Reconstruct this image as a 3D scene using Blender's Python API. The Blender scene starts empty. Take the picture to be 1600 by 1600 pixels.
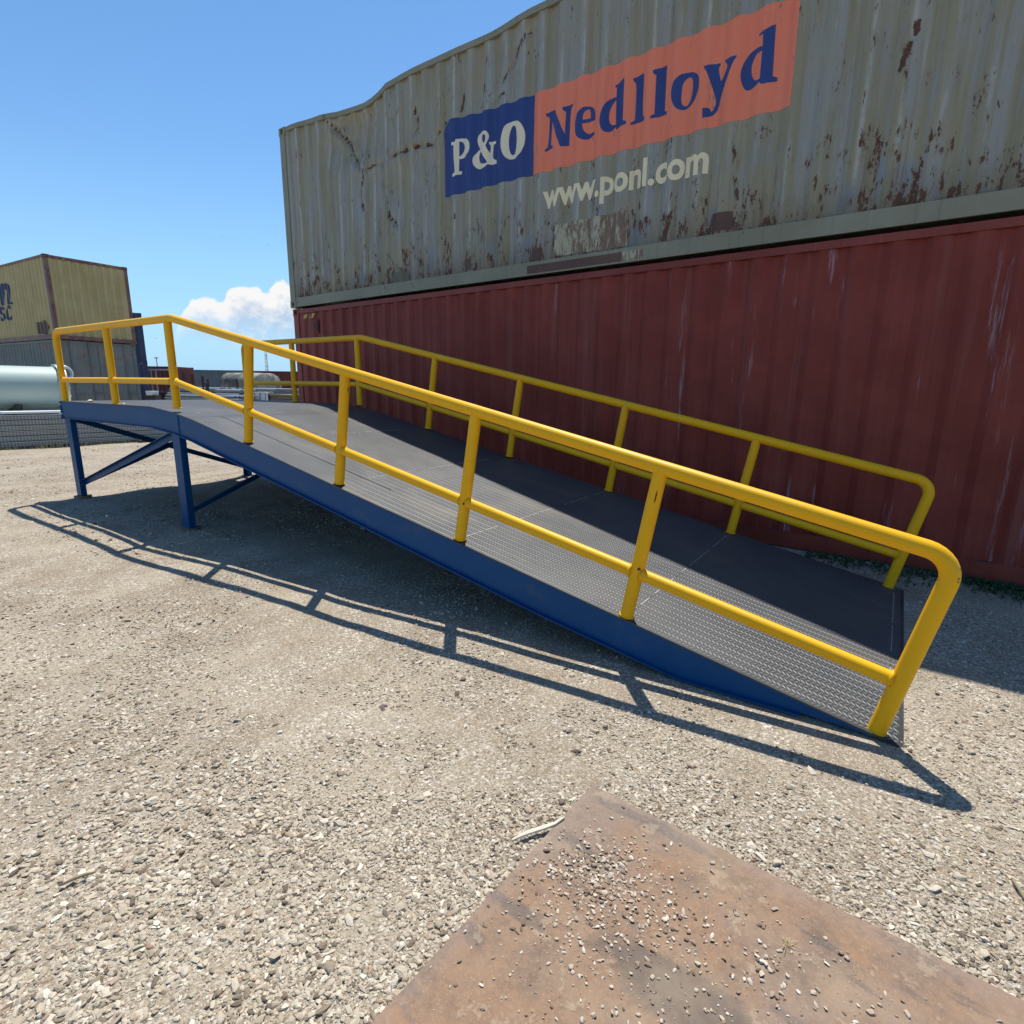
import bpy, bmesh, math, random
import numpy as np
from math import sin, cos, pi, radians, atan2, sqrt, floor, exp
from mathutils import Vector, Matrix, noise
random.seed(7)
rng = np.random.default_rng(7)
SC = bpy.context.scene
COL = SC.collection

# ------------------------------------------------------------------ camera
CAM_H = 1.539
Fv = Vector((-0.59671621, 0.77238577, -0.21760052))
Rv = Vector((0.78936925, 0.61376071, 0.01392741))
Uv = Vector((-0.14431199, 0.16345645, 0.97593854))
cam_d = bpy.data.cameras.new('camera')
cam_d.sensor_width = 36; cam_d.lens = 870.19 / 1600 * 36
cam_d.clip_start = 0.05; cam_d.clip_end = 6000
cam = bpy.data.objects.new('camera', cam_d); COL.objects.link(cam)
m = Matrix((Rv, Uv, -Fv)).transposed().to_4x4(); m.translation = (0, 0, CAM_H)
cam.matrix_world = m
SC.camera = cam

# ------------------------------------------------------------------ light
SUN_TRAVEL = Vector((cos(-1.116) * cos(1.1692), sin(-1.116) * cos(1.1692), -sin(1.1692)))
sun_d = bpy.data.lights.new('sun', 'SUN'); sun_d.energy = 4.6; sun_d.angle = radians(0.53)
sun_d.color = (1.0, 0.945, 0.85)
sun = bpy.data.objects.new('sun', sun_d); COL.objects.link(sun)
sun.rotation_euler = SUN_TRAVEL.to_track_quat('-Z', 'Y').to_euler()

world = bpy.data.worlds.new('World'); SC.world = world; world.use_nodes = True
wn, wl = world.node_tree.nodes, world.node_tree.links
wn.clear()
def wnode(t, **k):
    n = wn.new(t)
    for a, b in k.items():
        if a.startswith('i_'): n.inputs[int(a[2:])].default_value = b
        else: setattr(n, a, b)
    return n
def wmath(op, a, b=None, c=None, clamp=False):
    n = wn.new('ShaderNodeMath'); n.operation = op; n.use_clamp = clamp
    for i, v in enumerate((a, b, c)):
        if v is None: continue
        if isinstance(v, (int, float)): n.inputs[i].default_value = v
        else: wl.new(v, n.inputs[i])
    return n.outputs[0]
sky = wnode('ShaderNodeTexSky', sky_type='NISHITA', sun_disc=False)
sky.sun_elevation = 1.1692
sky.sun_rotation = atan2(-SUN_TRAVEL.x, -SUN_TRAVEL.y)   # clockwise from +Y
sky.air_density = 1.0; sky.dust_density = 0.0; sky.ozone_density = 3.0; sky.altitude = 0
tc = wn.new('ShaderNodeTexCoord'); sep = wn.new('ShaderNodeSeparateXYZ'); wl.new(tc.outputs['Generated'], sep.inputs[0])
az = wmath('ARCTAN2', sep.outputs[1], sep.outputs[0]); zz = sep.outputs[2]
comb = wn.new('ShaderNodeCombineXYZ'); wl.new(az, comb.inputs[0]); wl.new(wmath('MULTIPLY', zz, 1.25), comb.inputs[1])
def wnoise(scale, detail, rough, vec=None, dist=0.0):
    n = wn.new('ShaderNodeTexNoise'); n.inputs['Scale'].default_value = scale; n.inputs['Detail'].default_value = detail
    n.inputs['Roughness'].default_value = rough; n.inputs['Distortion'].default_value = dist
    wl.new(vec or comb.outputs[0], n.inputs['Vector']); return n.outputs['Fac']
# cumulus bank: its upper rim as a curve over azimuth, broken up by noise
t_az = wmath('DIVIDE', wmath('SUBTRACT', 2.80, az), 0.40, clamp=True)
rim = wn.new('ShaderNodeFloatCurve'); wl.new(t_az, rim.inputs['Value'])
cv = rim.mapping.curves[0]
pts = [(0.0, 0.0), (0.09, 0.05), (0.13, 0.096), (0.19, 0.124), (0.245, 0.127), (0.275, 0.121), (0.30, 0.139), (0.36, 0.148), (0.40, 0.146),
       (0.43, 0.139), (0.475, 0.157), (0.53, 0.149), (0.62, 0.12), (0.75, 0.135), (0.85, 0.09), (1.0, 0.0)]
cv.points[0].location = pts[0]; cv.points[1].location = pts[-1]
for q in pts[1:-1]: cv.points.new(*q)
rim.mapping.update()
puff = wnoise(46, 6, 0.62); puff2 = wnoise(17, 5, 0.6); soft = wnoise(8, 4, 0.6)
edge = wmath('ADD', rim.outputs[0], wmath('MULTIPLY', wmath('SUBTRACT', puff, 0.5), 0.022))
body = wmath('DIVIDE', wmath('SUBTRACT', edge, zz), 0.004, clamp=True)
fade = wmath('DIVIDE', wmath('SUBTRACT', wmath('ADD', zz, wmath('MULTIPLY', wmath('SUBTRACT', puff2, 0.5), 0.06)), 0.055), 0.055, clamp=True)
bank = wmath('MULTIPLY', body, fade)
# thin low veil all round the horizon
strip = wmath('MULTIPLY', wmath('DIVIDE', wmath('SUBTRACT', wnoise(9, 6, 0.65, None, 0.6), 0.56), 0.18, clamp=True),
              wmath('MULTIPLY', wmath('DIVIDE', zz, 0.05, clamp=True), wmath('DIVIDE', wmath('SUBTRACT', 0.12, zz), 0.07, clamp=True)))
cloud = wmath('MAXIMUM', bank, wmath('MULTIPLY', strip, 0.30), clamp=True)
# brightness in the bank: lit heads, greyer bases
depth = wmath('DIVIDE', wmath('SUBTRACT', edge, zz), 0.055, clamp=True)
lit = wmath('SUBTRACT', wmath('ADD', wmath('MULTIPLY', puff2, 2.0), wmath('MULTIPLY', puff, 1.5)), wmath('ADD', wmath('MULTIPLY', depth, 0.95), 0.50))
ccol = wn.new('ShaderNodeValToRGB'); wl.new(wmath('SUBTRACT', lit, 0.2, clamp=True), ccol.inputs[0])
ccol.color_ramp.elements[0].position = 0.12; ccol.color_ramp.elements[0].color = (0.52, 0.66, 0.86, 1)
ccol.color_ramp.elements[1].position = 0.72; ccol.color_ramp.elements[1].color = (1.0, 1.0, 1.0, 1)
cbright = wn.new('ShaderNodeVectorMath'); cbright.operation = 'SCALE'; wl.new(ccol.outputs[0], cbright.inputs[0]); cbright.inputs['Scale'].default_value = 6.7
tint = wn.new('ShaderNodeMix'); tint.data_type = 'RGBA'; tint.blend_type = 'MULTIPLY'; tint.inputs[0].default_value = 1.0
wl.new(sky.outputs[0], tint.inputs['A']); tint.inputs['B'].default_value = (0.80, 1.04, 1.15, 1)
air = wn.new('ShaderNodeMix'); air.data_type = 'RGBA'      # pale blue air low down, the same all round
wl.new(wmath('POWER', wmath('SUBTRACT', 1.0, wmath('DIVIDE', wmath('MAXIMUM', zz, 0.0), 0.34, clamp=True)), 1.6), air.inputs[0])
wl.new(tint.outputs['Result'], air.inputs['A']); air.inputs['B'].default_value = (2.9, 4.9, 6.9, 1)
mixw = wn.new('ShaderNodeMix'); mixw.data_type = 'RGBA'
wl.new(cloud, mixw.inputs['Factor']); wl.new(air.outputs['Result'], mixw.inputs['A']); wl.new(cbright.outputs[0], mixw.inputs['B'])
bg = wn.new('ShaderNodeBackground'); bg.inputs['Strength'].default_value = 0.105
wl.new(mixw.outputs['Result'], bg.inputs[0])
wo = wn.new('ShaderNodeOutputWorld'); wl.new(bg.outputs[0], wo.inputs[0])
SC.view_settings.view_transform = 'Standard'; SC.view_settings.look = 'None'
SC.view_settings.gamma = 1; SC.view_settings.exposure = 0.42
try: SC.view_settings.use_curve_mapping = False
except Exception: pass
SC.render.engine = 'CYCLES'
SC.cycles.max_bounces = 6

# ------------------------------------------------------------------ helpers
def tag(o, label=None, cat=None, group=None, kind=None):
    if label: o['label'] = label
    if cat: o['category'] = cat
    if group: o['group'] = group
    if kind: o['kind'] = kind
    return o
class MB:
    def __init__(s): s.v = []; s.f = []
    def quad(s, a, b, c, d):
        n = len(s.v); s.v += [a, b, c, d]; s.f.append((n, n+1, n+2, n+3)); return s
    def box(s, x0, x1, y0, y1, z0, z1, M=None):
        n = len(s.v)
        P = [(x0,y0,z0),(x1,y0,z0),(x1,y1,z0),(x0,y1,z0),(x0,y0,z1),(x1,y0,z1),(x1,y1,z1),(x0,y1,z1)]
        if M is not None: P = [tuple(M @ Vector(p)) for p in P]
        s.v += P
        s.f += [(n,n+3,n+2,n+1),(n+4,n+5,n+6,n+7),(n,n+1,n+5,n+4),(n+1,n+2,n+6,n+5),(n+2,n+3,n+7,n+6),(n+3,n,n+4,n+7)]
        return s
    def prism(s, prof, axis_pts):
        """prof: closed 2-D loop; axis_pts: list of functions (a,b)->3-D point, one per station"""
        n = len(s.v); k = len(prof)
        for fn in axis_pts: s.v += [tuple(fn(a, b)) for a, b in prof]
        for j in range(len(axis_pts)-1):
            for i in range(k):
                s.f.append((n+j*k+i, n+j*k+(i+1) % k, n+(j+1)*k+(i+1) % k, n+(j+1)*k+i))
        s.f.append(tuple(n+i for i in reversed(range(k))))
        L = n+(len(axis_pts)-1)*k
        s.f.append(tuple(L+i for i in range(k)))
        return s
    def tube(s, pts, r, seg=16, caps=True):
        pts = [Vector(p) for p in pts]; n0 = len(s.v); up = None
        for i, p in enumerate(pts):
            if i == 0: t = (pts[1]-p).normalized(); sc = 1
            elif i == len(pts)-1: t = (p-pts[-2]).normalized(); sc = 1
            else:
                a = (p-pts[i-1]).normalized(); b = (pts[i+1]-p).normalized(); t = (a+b).normalized()
                sc = 1
            if up is None:
                up = Vector((0,0,1)) if abs(t.z) < .9 else Vector((0,1,0))
            u = (up - t*up.dot(t)).normalized(); w = t.cross(u); up = u
            rr = r[i] if isinstance(r, (list, tuple)) else r
            for k in range(seg):
                a = 2*pi*k/seg
                s.v.append(tuple(p + (u*cos(a)+w*sin(a))*rr))
        for i in range(len(pts)-1):
            for k in range(seg):
                a = n0+i*seg+k; b = n0+i*seg+(k+1) % seg
                s.f.append((a, b, b+seg, a+seg))
        if caps:
            s.f.append(tuple(n0+k for k in reversed(range(seg))))
            L = n0+(len(pts)-1)*seg; s.f.append(tuple(L+k for k in range(seg)))
        return s
    def build(s, name, mat, parent=None, smooth=False, bevel=0, loc=None):
        me = bpy.data.meshes.new(name); me.from_pydata(s.v, [], s.f); me.update()
        return link(name, me, mat, parent, smooth, bevel, loc)
def link(name, me, mat, parent=None, smooth=False, bevel=0, loc=None):
    if mat is not None and not me.materials: me.materials.append(mat)
    o = bpy.data.objects.new(name, me); COL.objects.link(o)
    if parent is not None: o.parent = parent
    if loc is not None: o.location = loc
    if smooth:
        me.polygons.foreach_set('use_smooth', [True]*len(me.polygons))
        if smooth == 'auto':
            try: me.set_sharp_from_angle(angle=radians(38))
            except Exception: pass
    if bevel:
        b = o.modifiers.new('bevel', 'BEVEL'); b.width = bevel; b.segments = 2; b.limit_method = 'ANGLE'
    return o
def empty(name, loc=(0,0,0), rz=0.0, label=None, cat=None, group=None):
    o = bpy.data.objects.new(name, None); COL.objects.link(o); o.location = loc; o.rotation_euler = (0,0,rz)
    return tag(o, label, cat, group)
def copy_tree(o, parent=None):
    c = o.copy(); COL.objects.link(c)
    if parent is not None: c.parent = parent
    for ch in list(o.children): copy_tree(ch, c)
    return c
def fillet(a, b, c, r, n=6):
    a, b, c = Vector(a), Vector(b), Vector(c)
    u = (a-b).normalized(); w = (c-b).normalized(); ang = u.angle(w)
    d = min(r/math.tan(ang/2), (a-b).length*.9, (c-b).length*.9); rr = d*math.tan(ang/2)
    cen = b+(u+w).normalized()*(rr/sin(ang/2))
    p0 = b+u*d-cen; p1 = b+w*d-cen; out = []
    tot = p0.angle(p1)
    for i in range(n+1):
        t = i/n; out.append(cen + (p0*sin((1-t)*tot)+p1*sin(t*tot))/sin(tot))
    return out

# ------------------------------------------------------------------ materials
class Mat:
    def __init__(s, name, rough=0.6, metal=0.0, base=(.5,.5,.5), spec=0.5):
        s.m = bpy.data.materials.new(name); s.m.use_nodes = True
        s.n = s.m.node_tree.nodes; s.l = s.m.node_tree.links
        s.b = s.n['Principled BSDF']; s.b.inputs['Roughness'].default_value = rough
        s.b.inputs['Metallic'].default_value = metal; s.b.inputs['Base Color'].default_value = (*base, 1)
        s.b.inputs['Specular IOR Level'].default_value = spec
        s.tc = s.n.new('ShaderNodeTexCoord'); s.co = s.tc.outputs['Object']
        s.geo = None
    def world(s):
        s.geo = s.n.new('ShaderNodeNewGeometry'); s.co = s.geo.outputs['Position']; return s
    def map(s, scale=(1,1,1), loc=(0,0,0), rot=(0,0,0)):
        k = s.n.new('ShaderNodeMapping'); k.inputs['Scale'].default_value = scale; k.inputs['Location'].default_value = loc
        k.inputs['Rotation'].default_value = rot
        s.l.new(s.co, k.inputs[0]); return k.outputs[0]
    def noise(s, scale, detail=4, rough=.55, vec=None, dist=0.0):
        k = s.n.new('ShaderNodeTexNoise'); k.inputs['Scale'].default_value = scale; k.inputs['Detail'].default_value = detail
        k.inputs['Roughness'].default_value = rough; k.inputs['Distortion'].default_value = dist
        s.l.new(vec or s.co, k.inputs['Vector']); return k.outputs['Fac']
    def vor(s, scale, feature='F1', out='Distance', vec=None, rand=1.0):
        k = s.n.new('ShaderNodeTexVoronoi'); k.feature = feature; k.inputs['Scale'].default_value = scale
        k.inputs['Randomness'].default_value = rand
        s.l.new(vec or s.co, k.inputs['Vector']); return k.outputs[out]
    def ramp(s, fac, stops):
        k = s.n.new('ShaderNodeValToRGB'); s.l.new(fac, k.inputs[0]); e = k.color_ramp.elements
        while len(e) < len(stops): e.new(0.5)
        for i, (p, c) in enumerate(stops):
            e[i].position = p
            e[i].color = (*c, 1) if isinstance(c, tuple) else (c, c, c, 1)
        return k.outputs[0]
    def math(s, op, a, b=None, c=None, clamp=False):
        k = s.n.new('ShaderNodeMath'); k.operation = op; k.use_clamp = clamp
        for i, v in enumerate((a, b, c)):
            if v is None: continue
            if isinstance(v, (int, float)): k.inputs[i].default_value = v
            else: s.l.new(v, k.inputs[i])
        return k.outputs[0]
    def mix(s, fac, a, b, mode='MIX'):
        k = s.n.new('ShaderNodeMix'); k.data_type = 'RGBA'; k.blend_type = mode
        for nm, v in (('Factor', fac), ('A', a), ('B', b)):
            sk = k.inputs[nm] if nm == 'Factor' else [i for i in k.inputs if i.name == nm and i.type == 'RGBA'][0]
            if nm == 'Factor': sk = k.inputs[0]
            if isinstance(v, tuple): sk.default_value = (*v, 1)
            elif isinstance(v, (int, float)): sk.default_value = v
            else: s.l.new(v, sk)
        return [o for o in k.outputs if o.type == 'RGBA'][0]
    def step(s, v, a, b):
        k = s.n.new('ShaderNodeMapRange'); k.interpolation_type = 'SMOOTHSTEP'
        s.l.new(v, k.inputs['Value']); k.inputs['From Min'].default_value = a; k.inputs['From Max'].default_value = b
        return k.outputs[0]
    def xyz(s, vec=None):
        k = s.n.new('ShaderNodeSeparateXYZ'); s.l.new(vec or s.co, k.inputs[0]); return k.outputs
    def attr(s, name):
        k = s.n.new('ShaderNodeAttribute'); k.attribute_name = name; return k.outputs['Fac']
    def color(s, v):
        s.l.new(v, s.b.inputs['Base Color']); return s
    def rough(s, v):
        s.l.new(v, s.b.inputs['Roughness']); return s
    def bump(s, h, strength=.3, dist=.01):
        k = s.n.new('ShaderNodeBump'); k.inputs['Strength'].default_value = strength; k.inputs['Distance'].default_value = dist
        s.l.new(h, k.inputs['Height']); s.l.new(k.outputs[0], s.b.inputs['Normal']); return s

def paint(name, col, col2=None, rust=(.10,.045,.03), rustamt=.62, rough=.5, grime=.35, scale=1.0, streak=True, spec=.28, bumps=True):
    """weathered paint: broad fading, vertical streaks, rust specks"""
    M = Mat(name, rough=rough, spec=spec)
    col2 = col2 or tuple(c*1.35+.01 for c in col)
    a = M.noise(1.3*scale, 5, .6)
    base = M.mix(M.step(a, .35, .7), col, col2)
    st = M.noise(1.0, 5, .65, M.map((14*scale, 14*scale, .55*scale)))
    base = M.mix(M.math('MULTIPLY', M.step(st, .52, .75), grime), base, tuple(c*.45 for c in col))
    st2 = M.noise(1.0, 4, .6, M.map((22*scale, 22*scale, .8*scale), (3,1,2)))
    base = M.mix(M.math('MULTIPLY', M.step(st2, .58, .8), .35), base, tuple(min(1, c*1.5+.05) for c in col2))
    r1 = M.noise(7*scale, 8, .72, M.map((1,1,.55)))
    r2 = M.noise(26*scale, 5, .7, M.map((1,1,.3), (4,4,4)))
    rm = M.step(M.math('ADD', M.math('MULTIPLY', r1, .7), M.math('MULTIPLY', r2, .3)), rustamt, rustamt+.04)
    rc = M.mix(r2, rust, tuple(c*2.0 for c in rust))
    M.color(M.mix(rm, base, rc))
    if bumps: M.bump(M.math('ADD', a, M.math('MULTIPLY', rm, -.1)), .15, .01)
    return M

# ================================================================== GROUND
PLATE = (-.905, 1.713)      # far left corner of the steel plate; it runs to +X and -Y
def damp(x, y):
    d = 1.0
    # flat beneath the steel plate
    dx = max(PLATE[0]-x, x-2.2, 0); dy = max(y-PLATE[1], -1.2-y, 0); q = sqrt(dx*dx+dy*dy)
    d = min(d, max(0, q-.05)/.5)
    # flat at the foot of the ramp
    dx = max(-1.6-x, x-.35, 0); dy = max(2.45-y, y-5.3, 0); q = sqrt(dx*dx+dy*dy)
    d = min(d, max(0, q-.02)/.5)
    return min(1, d)
def gz(x, y):
    h = (noise.noise(Vector((x*.55, y*.9, 3.1)))*.032 + noise.noise(Vector((x*1.7, y*2.3, 9.0)))*.013
         + noise.noise(Vector((x*5.5, y*6.5, 1.0)))*.0045)
    if x > -12 and x < 5 and y > -2 and y < 7: h += noise.noise(Vector((x*15, y*15, 5.0)))*.0022
    # tyre lug marks pressed into the dirt
    u = (x+3.9)*.87+(y-1.45)*.49; w = -(x+3.9)*.49+(y-1.45)*.87
    if abs(u) < .95 and abs(w) < .27:
        k = (1-abs(u)/.95)*(1-abs(w)/.27)
        h += .010*min(1, k*2.5)*sin(u*2*pi/.075 + 2.2*w*8 + 2*noise.noise(Vector((x*3, y*3, 0))))
    return h*damp(x, y)-.004*(1-damp(x, y))
def axis(a, b, step, far):
    c = list(np.arange(a, b+1e-6, step)); s = step; lo = a; hi = b; L = []; H = []
    while hi < far or lo > -far:
        s *= 1.28
        if hi < far: hi += s; H.append(hi)
        if lo > -far: lo -= s; L.append(lo)
    return list(reversed(L))+c+H
gx = axis(-11.0, 3.0, .045, 3000); gy = axis(-.4, 6.4, .045, 3000)
nx, ny = len(gx), len(gy)
gv = np.zeros((nx*ny, 3), dtype=np.float32)
k = 0
for j, y in enumerate(gy):
    for i, x in enumerate(gx):
        gv[k] = (x, y, gz(x, y) if abs(x) < 60 and abs(y) < 60 else 0); k += 1
idx = np.arange(nx*ny).reshape(ny, nx)
gf = np.stack([idx[:-1, :-1], idx[:-1, 1:], idx[1:, 1:], idx[1:, :-1]], -1).reshape(-1, 4)
me = bpy.data.meshes.new('yard_ground')
me.vertices.add(len(gv)); me.vertices.foreach_set('co', gv.ravel())
me.loops.add(gf.size); me.loops.foreach_set('vertex_index', gf.ravel().astype(np.int32))
me.polygons.add(len(gf)); me.polygons.foreach_set('loop_start', np.arange(0, gf.size, 4, dtype=np.int32))
me.polygons.foreach_set('loop_total', np.full(len(gf), 4, dtype=np.int32))
me.update(calc_edges=True)
G = Mat('gravel_dirt', rough=.95, spec=.15).world()
n1 = G.noise(.55, 5, .6); n2 = G.noise(3.2, 6, .65); n3 = G.noise(38, 4, .7)
v1 = G.vor(95, out='Color'); v1d = G.vor(95); v2 = G.vor(170, out='Color'); v2d = G.vor(170)
c0 = G.mix(G.step(n2, .3, .72), (.205,.155,.102), (.31,.25,.172))
trk = G.noise(1.0, 5, .6, G.map((1.9, .42, 1), (0,0,0), (0,0,radians(-58))))
c0 = G.mix(G.step(n1, .44, .66), c0, (.35,.292,.208))
c0 = G.mix(G.math('MULTIPLY', G.step(trk, .50, .66), .8), c0, (.395,.335,.245))
c0 = G.mix(G.math('MULTIPLY', G.step(trk, .47, .34), .55), c0, (.165,.125,.082))
s1 = G.xyz(v1); s2 = G.xyz(v2)
peb = G.ramp(s1[0], [(0, (.14,.115,.09)), (.35, (.29,.25,.20)), (.7, (.46,.415,.345)), (1, (.74,.70,.62))])
peb2 = G.ramp(s2[1], [(0, (.15,.12,.09)), (.5, (.33,.285,.225)), (1, (.62,.57,.49))])
dens = G.step(n2, .38, .60)
c1 = G.mix(G.math('MULTIPLY', G.math('GREATER_THAN', s2[0], .40), .60), c0, peb2)
c2 = G.mix(G.math('MULTIPLY', G.math('MULTIPLY', G.math('GREATER_THAN', s1[1], .55), dens), .80), c1, peb)
c2 = G.mix(G.math('MULTIPLY', G.step(n3, .55, .8), .25), c2, (.15,.12,.09))
G.color(c2)
hh = G.math('ADD', G.math('MULTIPLY', v2d, -.6), G.math('MULTIPLY', n3, .5))
hh = G.math('ADD', hh, G.math('MULTIPLY', G.math('MULTIPLY', v1d, dens), -1.0))
G.bump(hh, .8, .006)
ground = link('yard_ground', me, G.m, smooth=True)
tag(ground, 'pale gravel and dirt yard surface with tyre marks', kind='structure')

# --- loose stones: instanced over a point cloud (uncountable)
stone_col = bpy.data.collections.new('stone_shapes')
SM = Mat('stone', rough=.9, spec=.2)
oi = SM.n.new('ShaderNodeObjectInfo')
sc_ = SM.ramp(oi.outputs['Random'], [(0, (.115,.09,.07)), (.12, (.25,.20,.145)), (.3, (.44,.375,.28)), (.6, (.60,.53,.415)),
                                     (.78, (.42,.35,.27)), (.88, (.80,.735,.61)), (.95, (.52,.44,.34)), (1, (.36,.24,.165))])
SM.color(SM.mix(SM.math('MULTIPLY', SM.noise(3.0, 4, .6), .3), sc_, (.24,.195,.14)))
SM.bump(SM.noise(4, 4, .6), .3, .2)
for i in range(7):
    bm = bmesh.new(); bmesh.ops.create_icosphere(bm, subdivisions=1 if i < 6 else 2, radius=1)
    rr = random.Random(i+3)
    a, b, c = 1, rr.uniform(.62, .92), rr.uniform(.36, .6)
    for v in bm.verts:
        d = v.co.normalized(); f = 1+.55*noise.noise(d*1.6+Vector((i*7.1, 0, 0)))+rr.uniform(-.18, .18)
        v.co = Vector((d.x*a*f, d.y*b*f, d.z*c*f))
    me = bpy.data.meshes.new('stone_shape'); bm.to_mesh(me); bm.free(); me.materials.append(SM.m)
    if i >= 6: me.polygons.foreach_set('use_smooth', [True]*len(me.polygons))
    o = bpy.data.objects.new('stone_shape', me); stone_col.objects.link(o)
grit_col = bpy.data.collections.new('grit_shapes')
GRM = Mat('plate_grit', rough=.9, spec=.15)
oi2 = GRM.n.new('ShaderNodeObjectInfo')
GRM.color(GRM.ramp(oi2.outputs['Random'], [(0, (.17,.115,.08)), (.3, (.31,.23,.165)), (.6, (.46,.38,.29)), (.85, (.52,.45,.36)), (1, (.62,.56,.47))]))
for o in list(stone_col.objects):
    me = o.data.copy(); me.materials.clear(); me.materials.append(GRM.m); grit_col.objects.link(bpy.data.objects.new('grit_shape', me))
def scatter(name, pts, rots, scls, label, seed=0, col=None):
    me = bpy.data.meshes.new(name); n = len(pts)
    me.vertices.add(n); me.vertices.foreach_set('co', np.asarray(pts, dtype=np.float32).ravel())
    for nm, arr, ty, key in (('rot', rots, 'FLOAT_VECTOR', 'vector'), ('scl', scls, 'FLOAT_VECTOR', 'vector')):
        at = me.attributes.new(nm, ty, 'POINT'); at.data.foreach_set(key, np.asarray(arr, dtype=np.float32).ravel())
    at = me.attributes.new('idx', 'INT', 'POINT'); at.data.foreach_set('value', np.random.default_rng(seed).integers(0, 7, n).astype(np.int32))
    me.update()
    ng = bpy.data.node_groups.new(name, 'GeometryNodeTree')
    ng.interface.new_socket('Geometry', in_out='INPUT', socket_type='NodeSocketGeometry')
    ng.interface.new_socket('Geometry', in_out='OUTPUT', socket_type='NodeSocketGeometry')
    N, L = ng.nodes, ng.links
    gi = N.new('NodeGroupInput'); go = N.new('NodeGroupOutput'); ip = N.new('GeometryNodeInstanceOnPoints')
    ci = N.new('GeometryNodeCollectionInfo'); ci.inputs['Collection'].default_value = col or stone_col
    ci.inputs['Separate Children'].default_value = True; ci.inputs['Reset Children'].default_value = True
    L.new(gi.outputs[0], ip.inputs['Points']); L.new(ci.outputs[0], ip.inputs['Instance'])
    ip.inputs['Pick Instance'].default_value = True
    def na(nm, ty):
        k = N.new('GeometryNodeInputNamedAttribute'); k.data_type = ty; k.inputs['Name'].default_value = nm; return k.outputs[0]
    L.new(na('idx', 'INT'), ip.inputs['Instance Index']); L.new(na('rot', 'FLOAT_VECTOR'), ip.inputs['Rotation'])
    L.new(na('scl', 'FLOAT_VECTOR'), ip.inputs['Scale']); L.new(ip.outputs[0], go.inputs[0])
    o = link(name, me, SM.m); md = o.modifiers.new('stones', 'NODES'); md.node_group = ng
    return tag(o, label, kind='stuff')
def patchy(x, y):
    return .5+.9*noise.noise(Vector((x*.9, y*1.3, 20)))+.5*noise.noise(Vector((x*3.1, y*3.7, 40)))
P = []; Rr = []; S = []
def add_stone(x, y, z, s, flat=True, sink=.15):
    P.append((x, y, z+s*.30-s*sink)); Rr.append((random.gauss(0, .28), random.gauss(0, .28), random.uniform(0, 2*pi)))
    S.append((s*random.uniform(.8, 1.3), s*random.uniform(.75, 1.1), s*random.uniform(.6, 1.0)))
def on_plate(x, y, mrg=0): return x > PLATE[0]-mrg and y < PLATE[1]+mrg
cx_, cy_ = -.6, .78
cnt = 0
for _ in range(1300000):
    # sample in polar about the camera foot so that density falls with distance
    t = random.random(); r = .55*(34**t) ; a = random.uniform(-.35, 3.5)
    if random.random() > min(1, (r/1.0)**.75): continue
    x, y = r*cos(a), r*sin(a)
    if y > 5.93 and x > -9.8: continue
    if on_plate(x, y, -.004): continue
    if (-1.9 < x < .02) and (2.7 < y < 5.1) and x > -1.3: continue
    q = patchy(x, y); near_left = max(0, min(1, (-.8-x)*1.2))*max(0, min(1, (1.15-y)*2.2)); keep = .05+.80*max(0, min(1, q*1.7-.42))+.30*near_left
    if r > 5: keep *= .9
    if random.random() > keep: continue
    big = random.random()
    s = .0019+.0058*random.random()**2.4
    if big > .90-.06*near_left: s = random.uniform(.007, .0125+.003*near_left)
    if big > .9972: s = random.uniform(.014, .023)
    if keep < .25: s *= .7
    if r > 6: s *= 1.5
    add_stone(x, y, gz(x, y), s)
    cnt += 1
print('stones', cnt)
scatter('loose_gravel', P, Rr, S, 'loose pale stones and chippings strewn over the yard', 1)

# ================================================================== STEEL PLATE IN THE FOREGROUND
RP = Mat('rusted_plate', rough=.72, spec=.35).world()
a = RP.noise(1.6, 6, .62, None, .5); b = RP.noise(5.5, 7, .68, None, .4); c = RP.noise(90, 4, .7); d = RP.noise(.9, 4, .5, RP.map((1,1,1),(5,2,0)))
base = RP.ramp(b, [(.25, (.105,.072,.052)), (.42, (.19,.125,.085)), (.55, (.24,.145,.088)), (.68, (.205,.142,.104)), (.8, (.33,.235,.155))])
base = RP.mix(RP.math('MULTIPLY', RP.step(a, .53, .70), .75), base, (.33,.145,.050))
base = RP.mix(RP.math('MULTIPLY', RP.step(d, .47, .60), .75), base, (.19,.145,.12))
base = RP.mix(RP.math('MULTIPLY', RP.step(RP.noise(7, 3, .5, RP.map((.35,1.3,1),(2,7,0),(0,0,.5))), .60, .67), .7), base, (.085,.072,.07))
e_ = RP.xyz()
edge = RP.math('MAXIMUM', RP.step(e_[1], PLATE[1]-.10, PLATE[1]), RP.step(RP.math('MULTIPLY', e_[0], -1), -PLATE[0]-.08, -PLATE[0]))
base = RP.mix(RP.math('MULTIPLY', edge, RP.math('MULTIPLY', b, .7)), base, (.23,.185,.16))
base = RP.mix(RP.math('MULTIPLY', RP.step(c, .45, .8), .30), base, (.40,.285,.17))
mo = RP.noise(24, 7, .75, None, .3); mo2 = RP.noise(9, 7, .72, RP.map((1,1,1),(3,1,0)), .25)
base = RP.mix(RP.math('MULTIPLY', RP.step(mo, .50, .68), .45), base, (.12,.075,.05))
base = RP.mix(RP.math('MULTIPLY', RP.step(mo2, .56, .63), .40), base, (.37,.29,.21))
base = RP.mix(RP.math('MULTIPLY', RP.step(RP.noise(150, 3, .7), .60, .70), .35), base, (.46,.38,.27))
sd = RP.math('SQRT', RP.math('ADD', RP.math('POWER', RP.math('DIVIDE', RP.math('ADD', e_[0], .33), .26), 2.0), RP.math('POWER', RP.math('DIVIDE', RP.math('ADD', e_[1], -1.17), .10), 2.0)))
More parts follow.
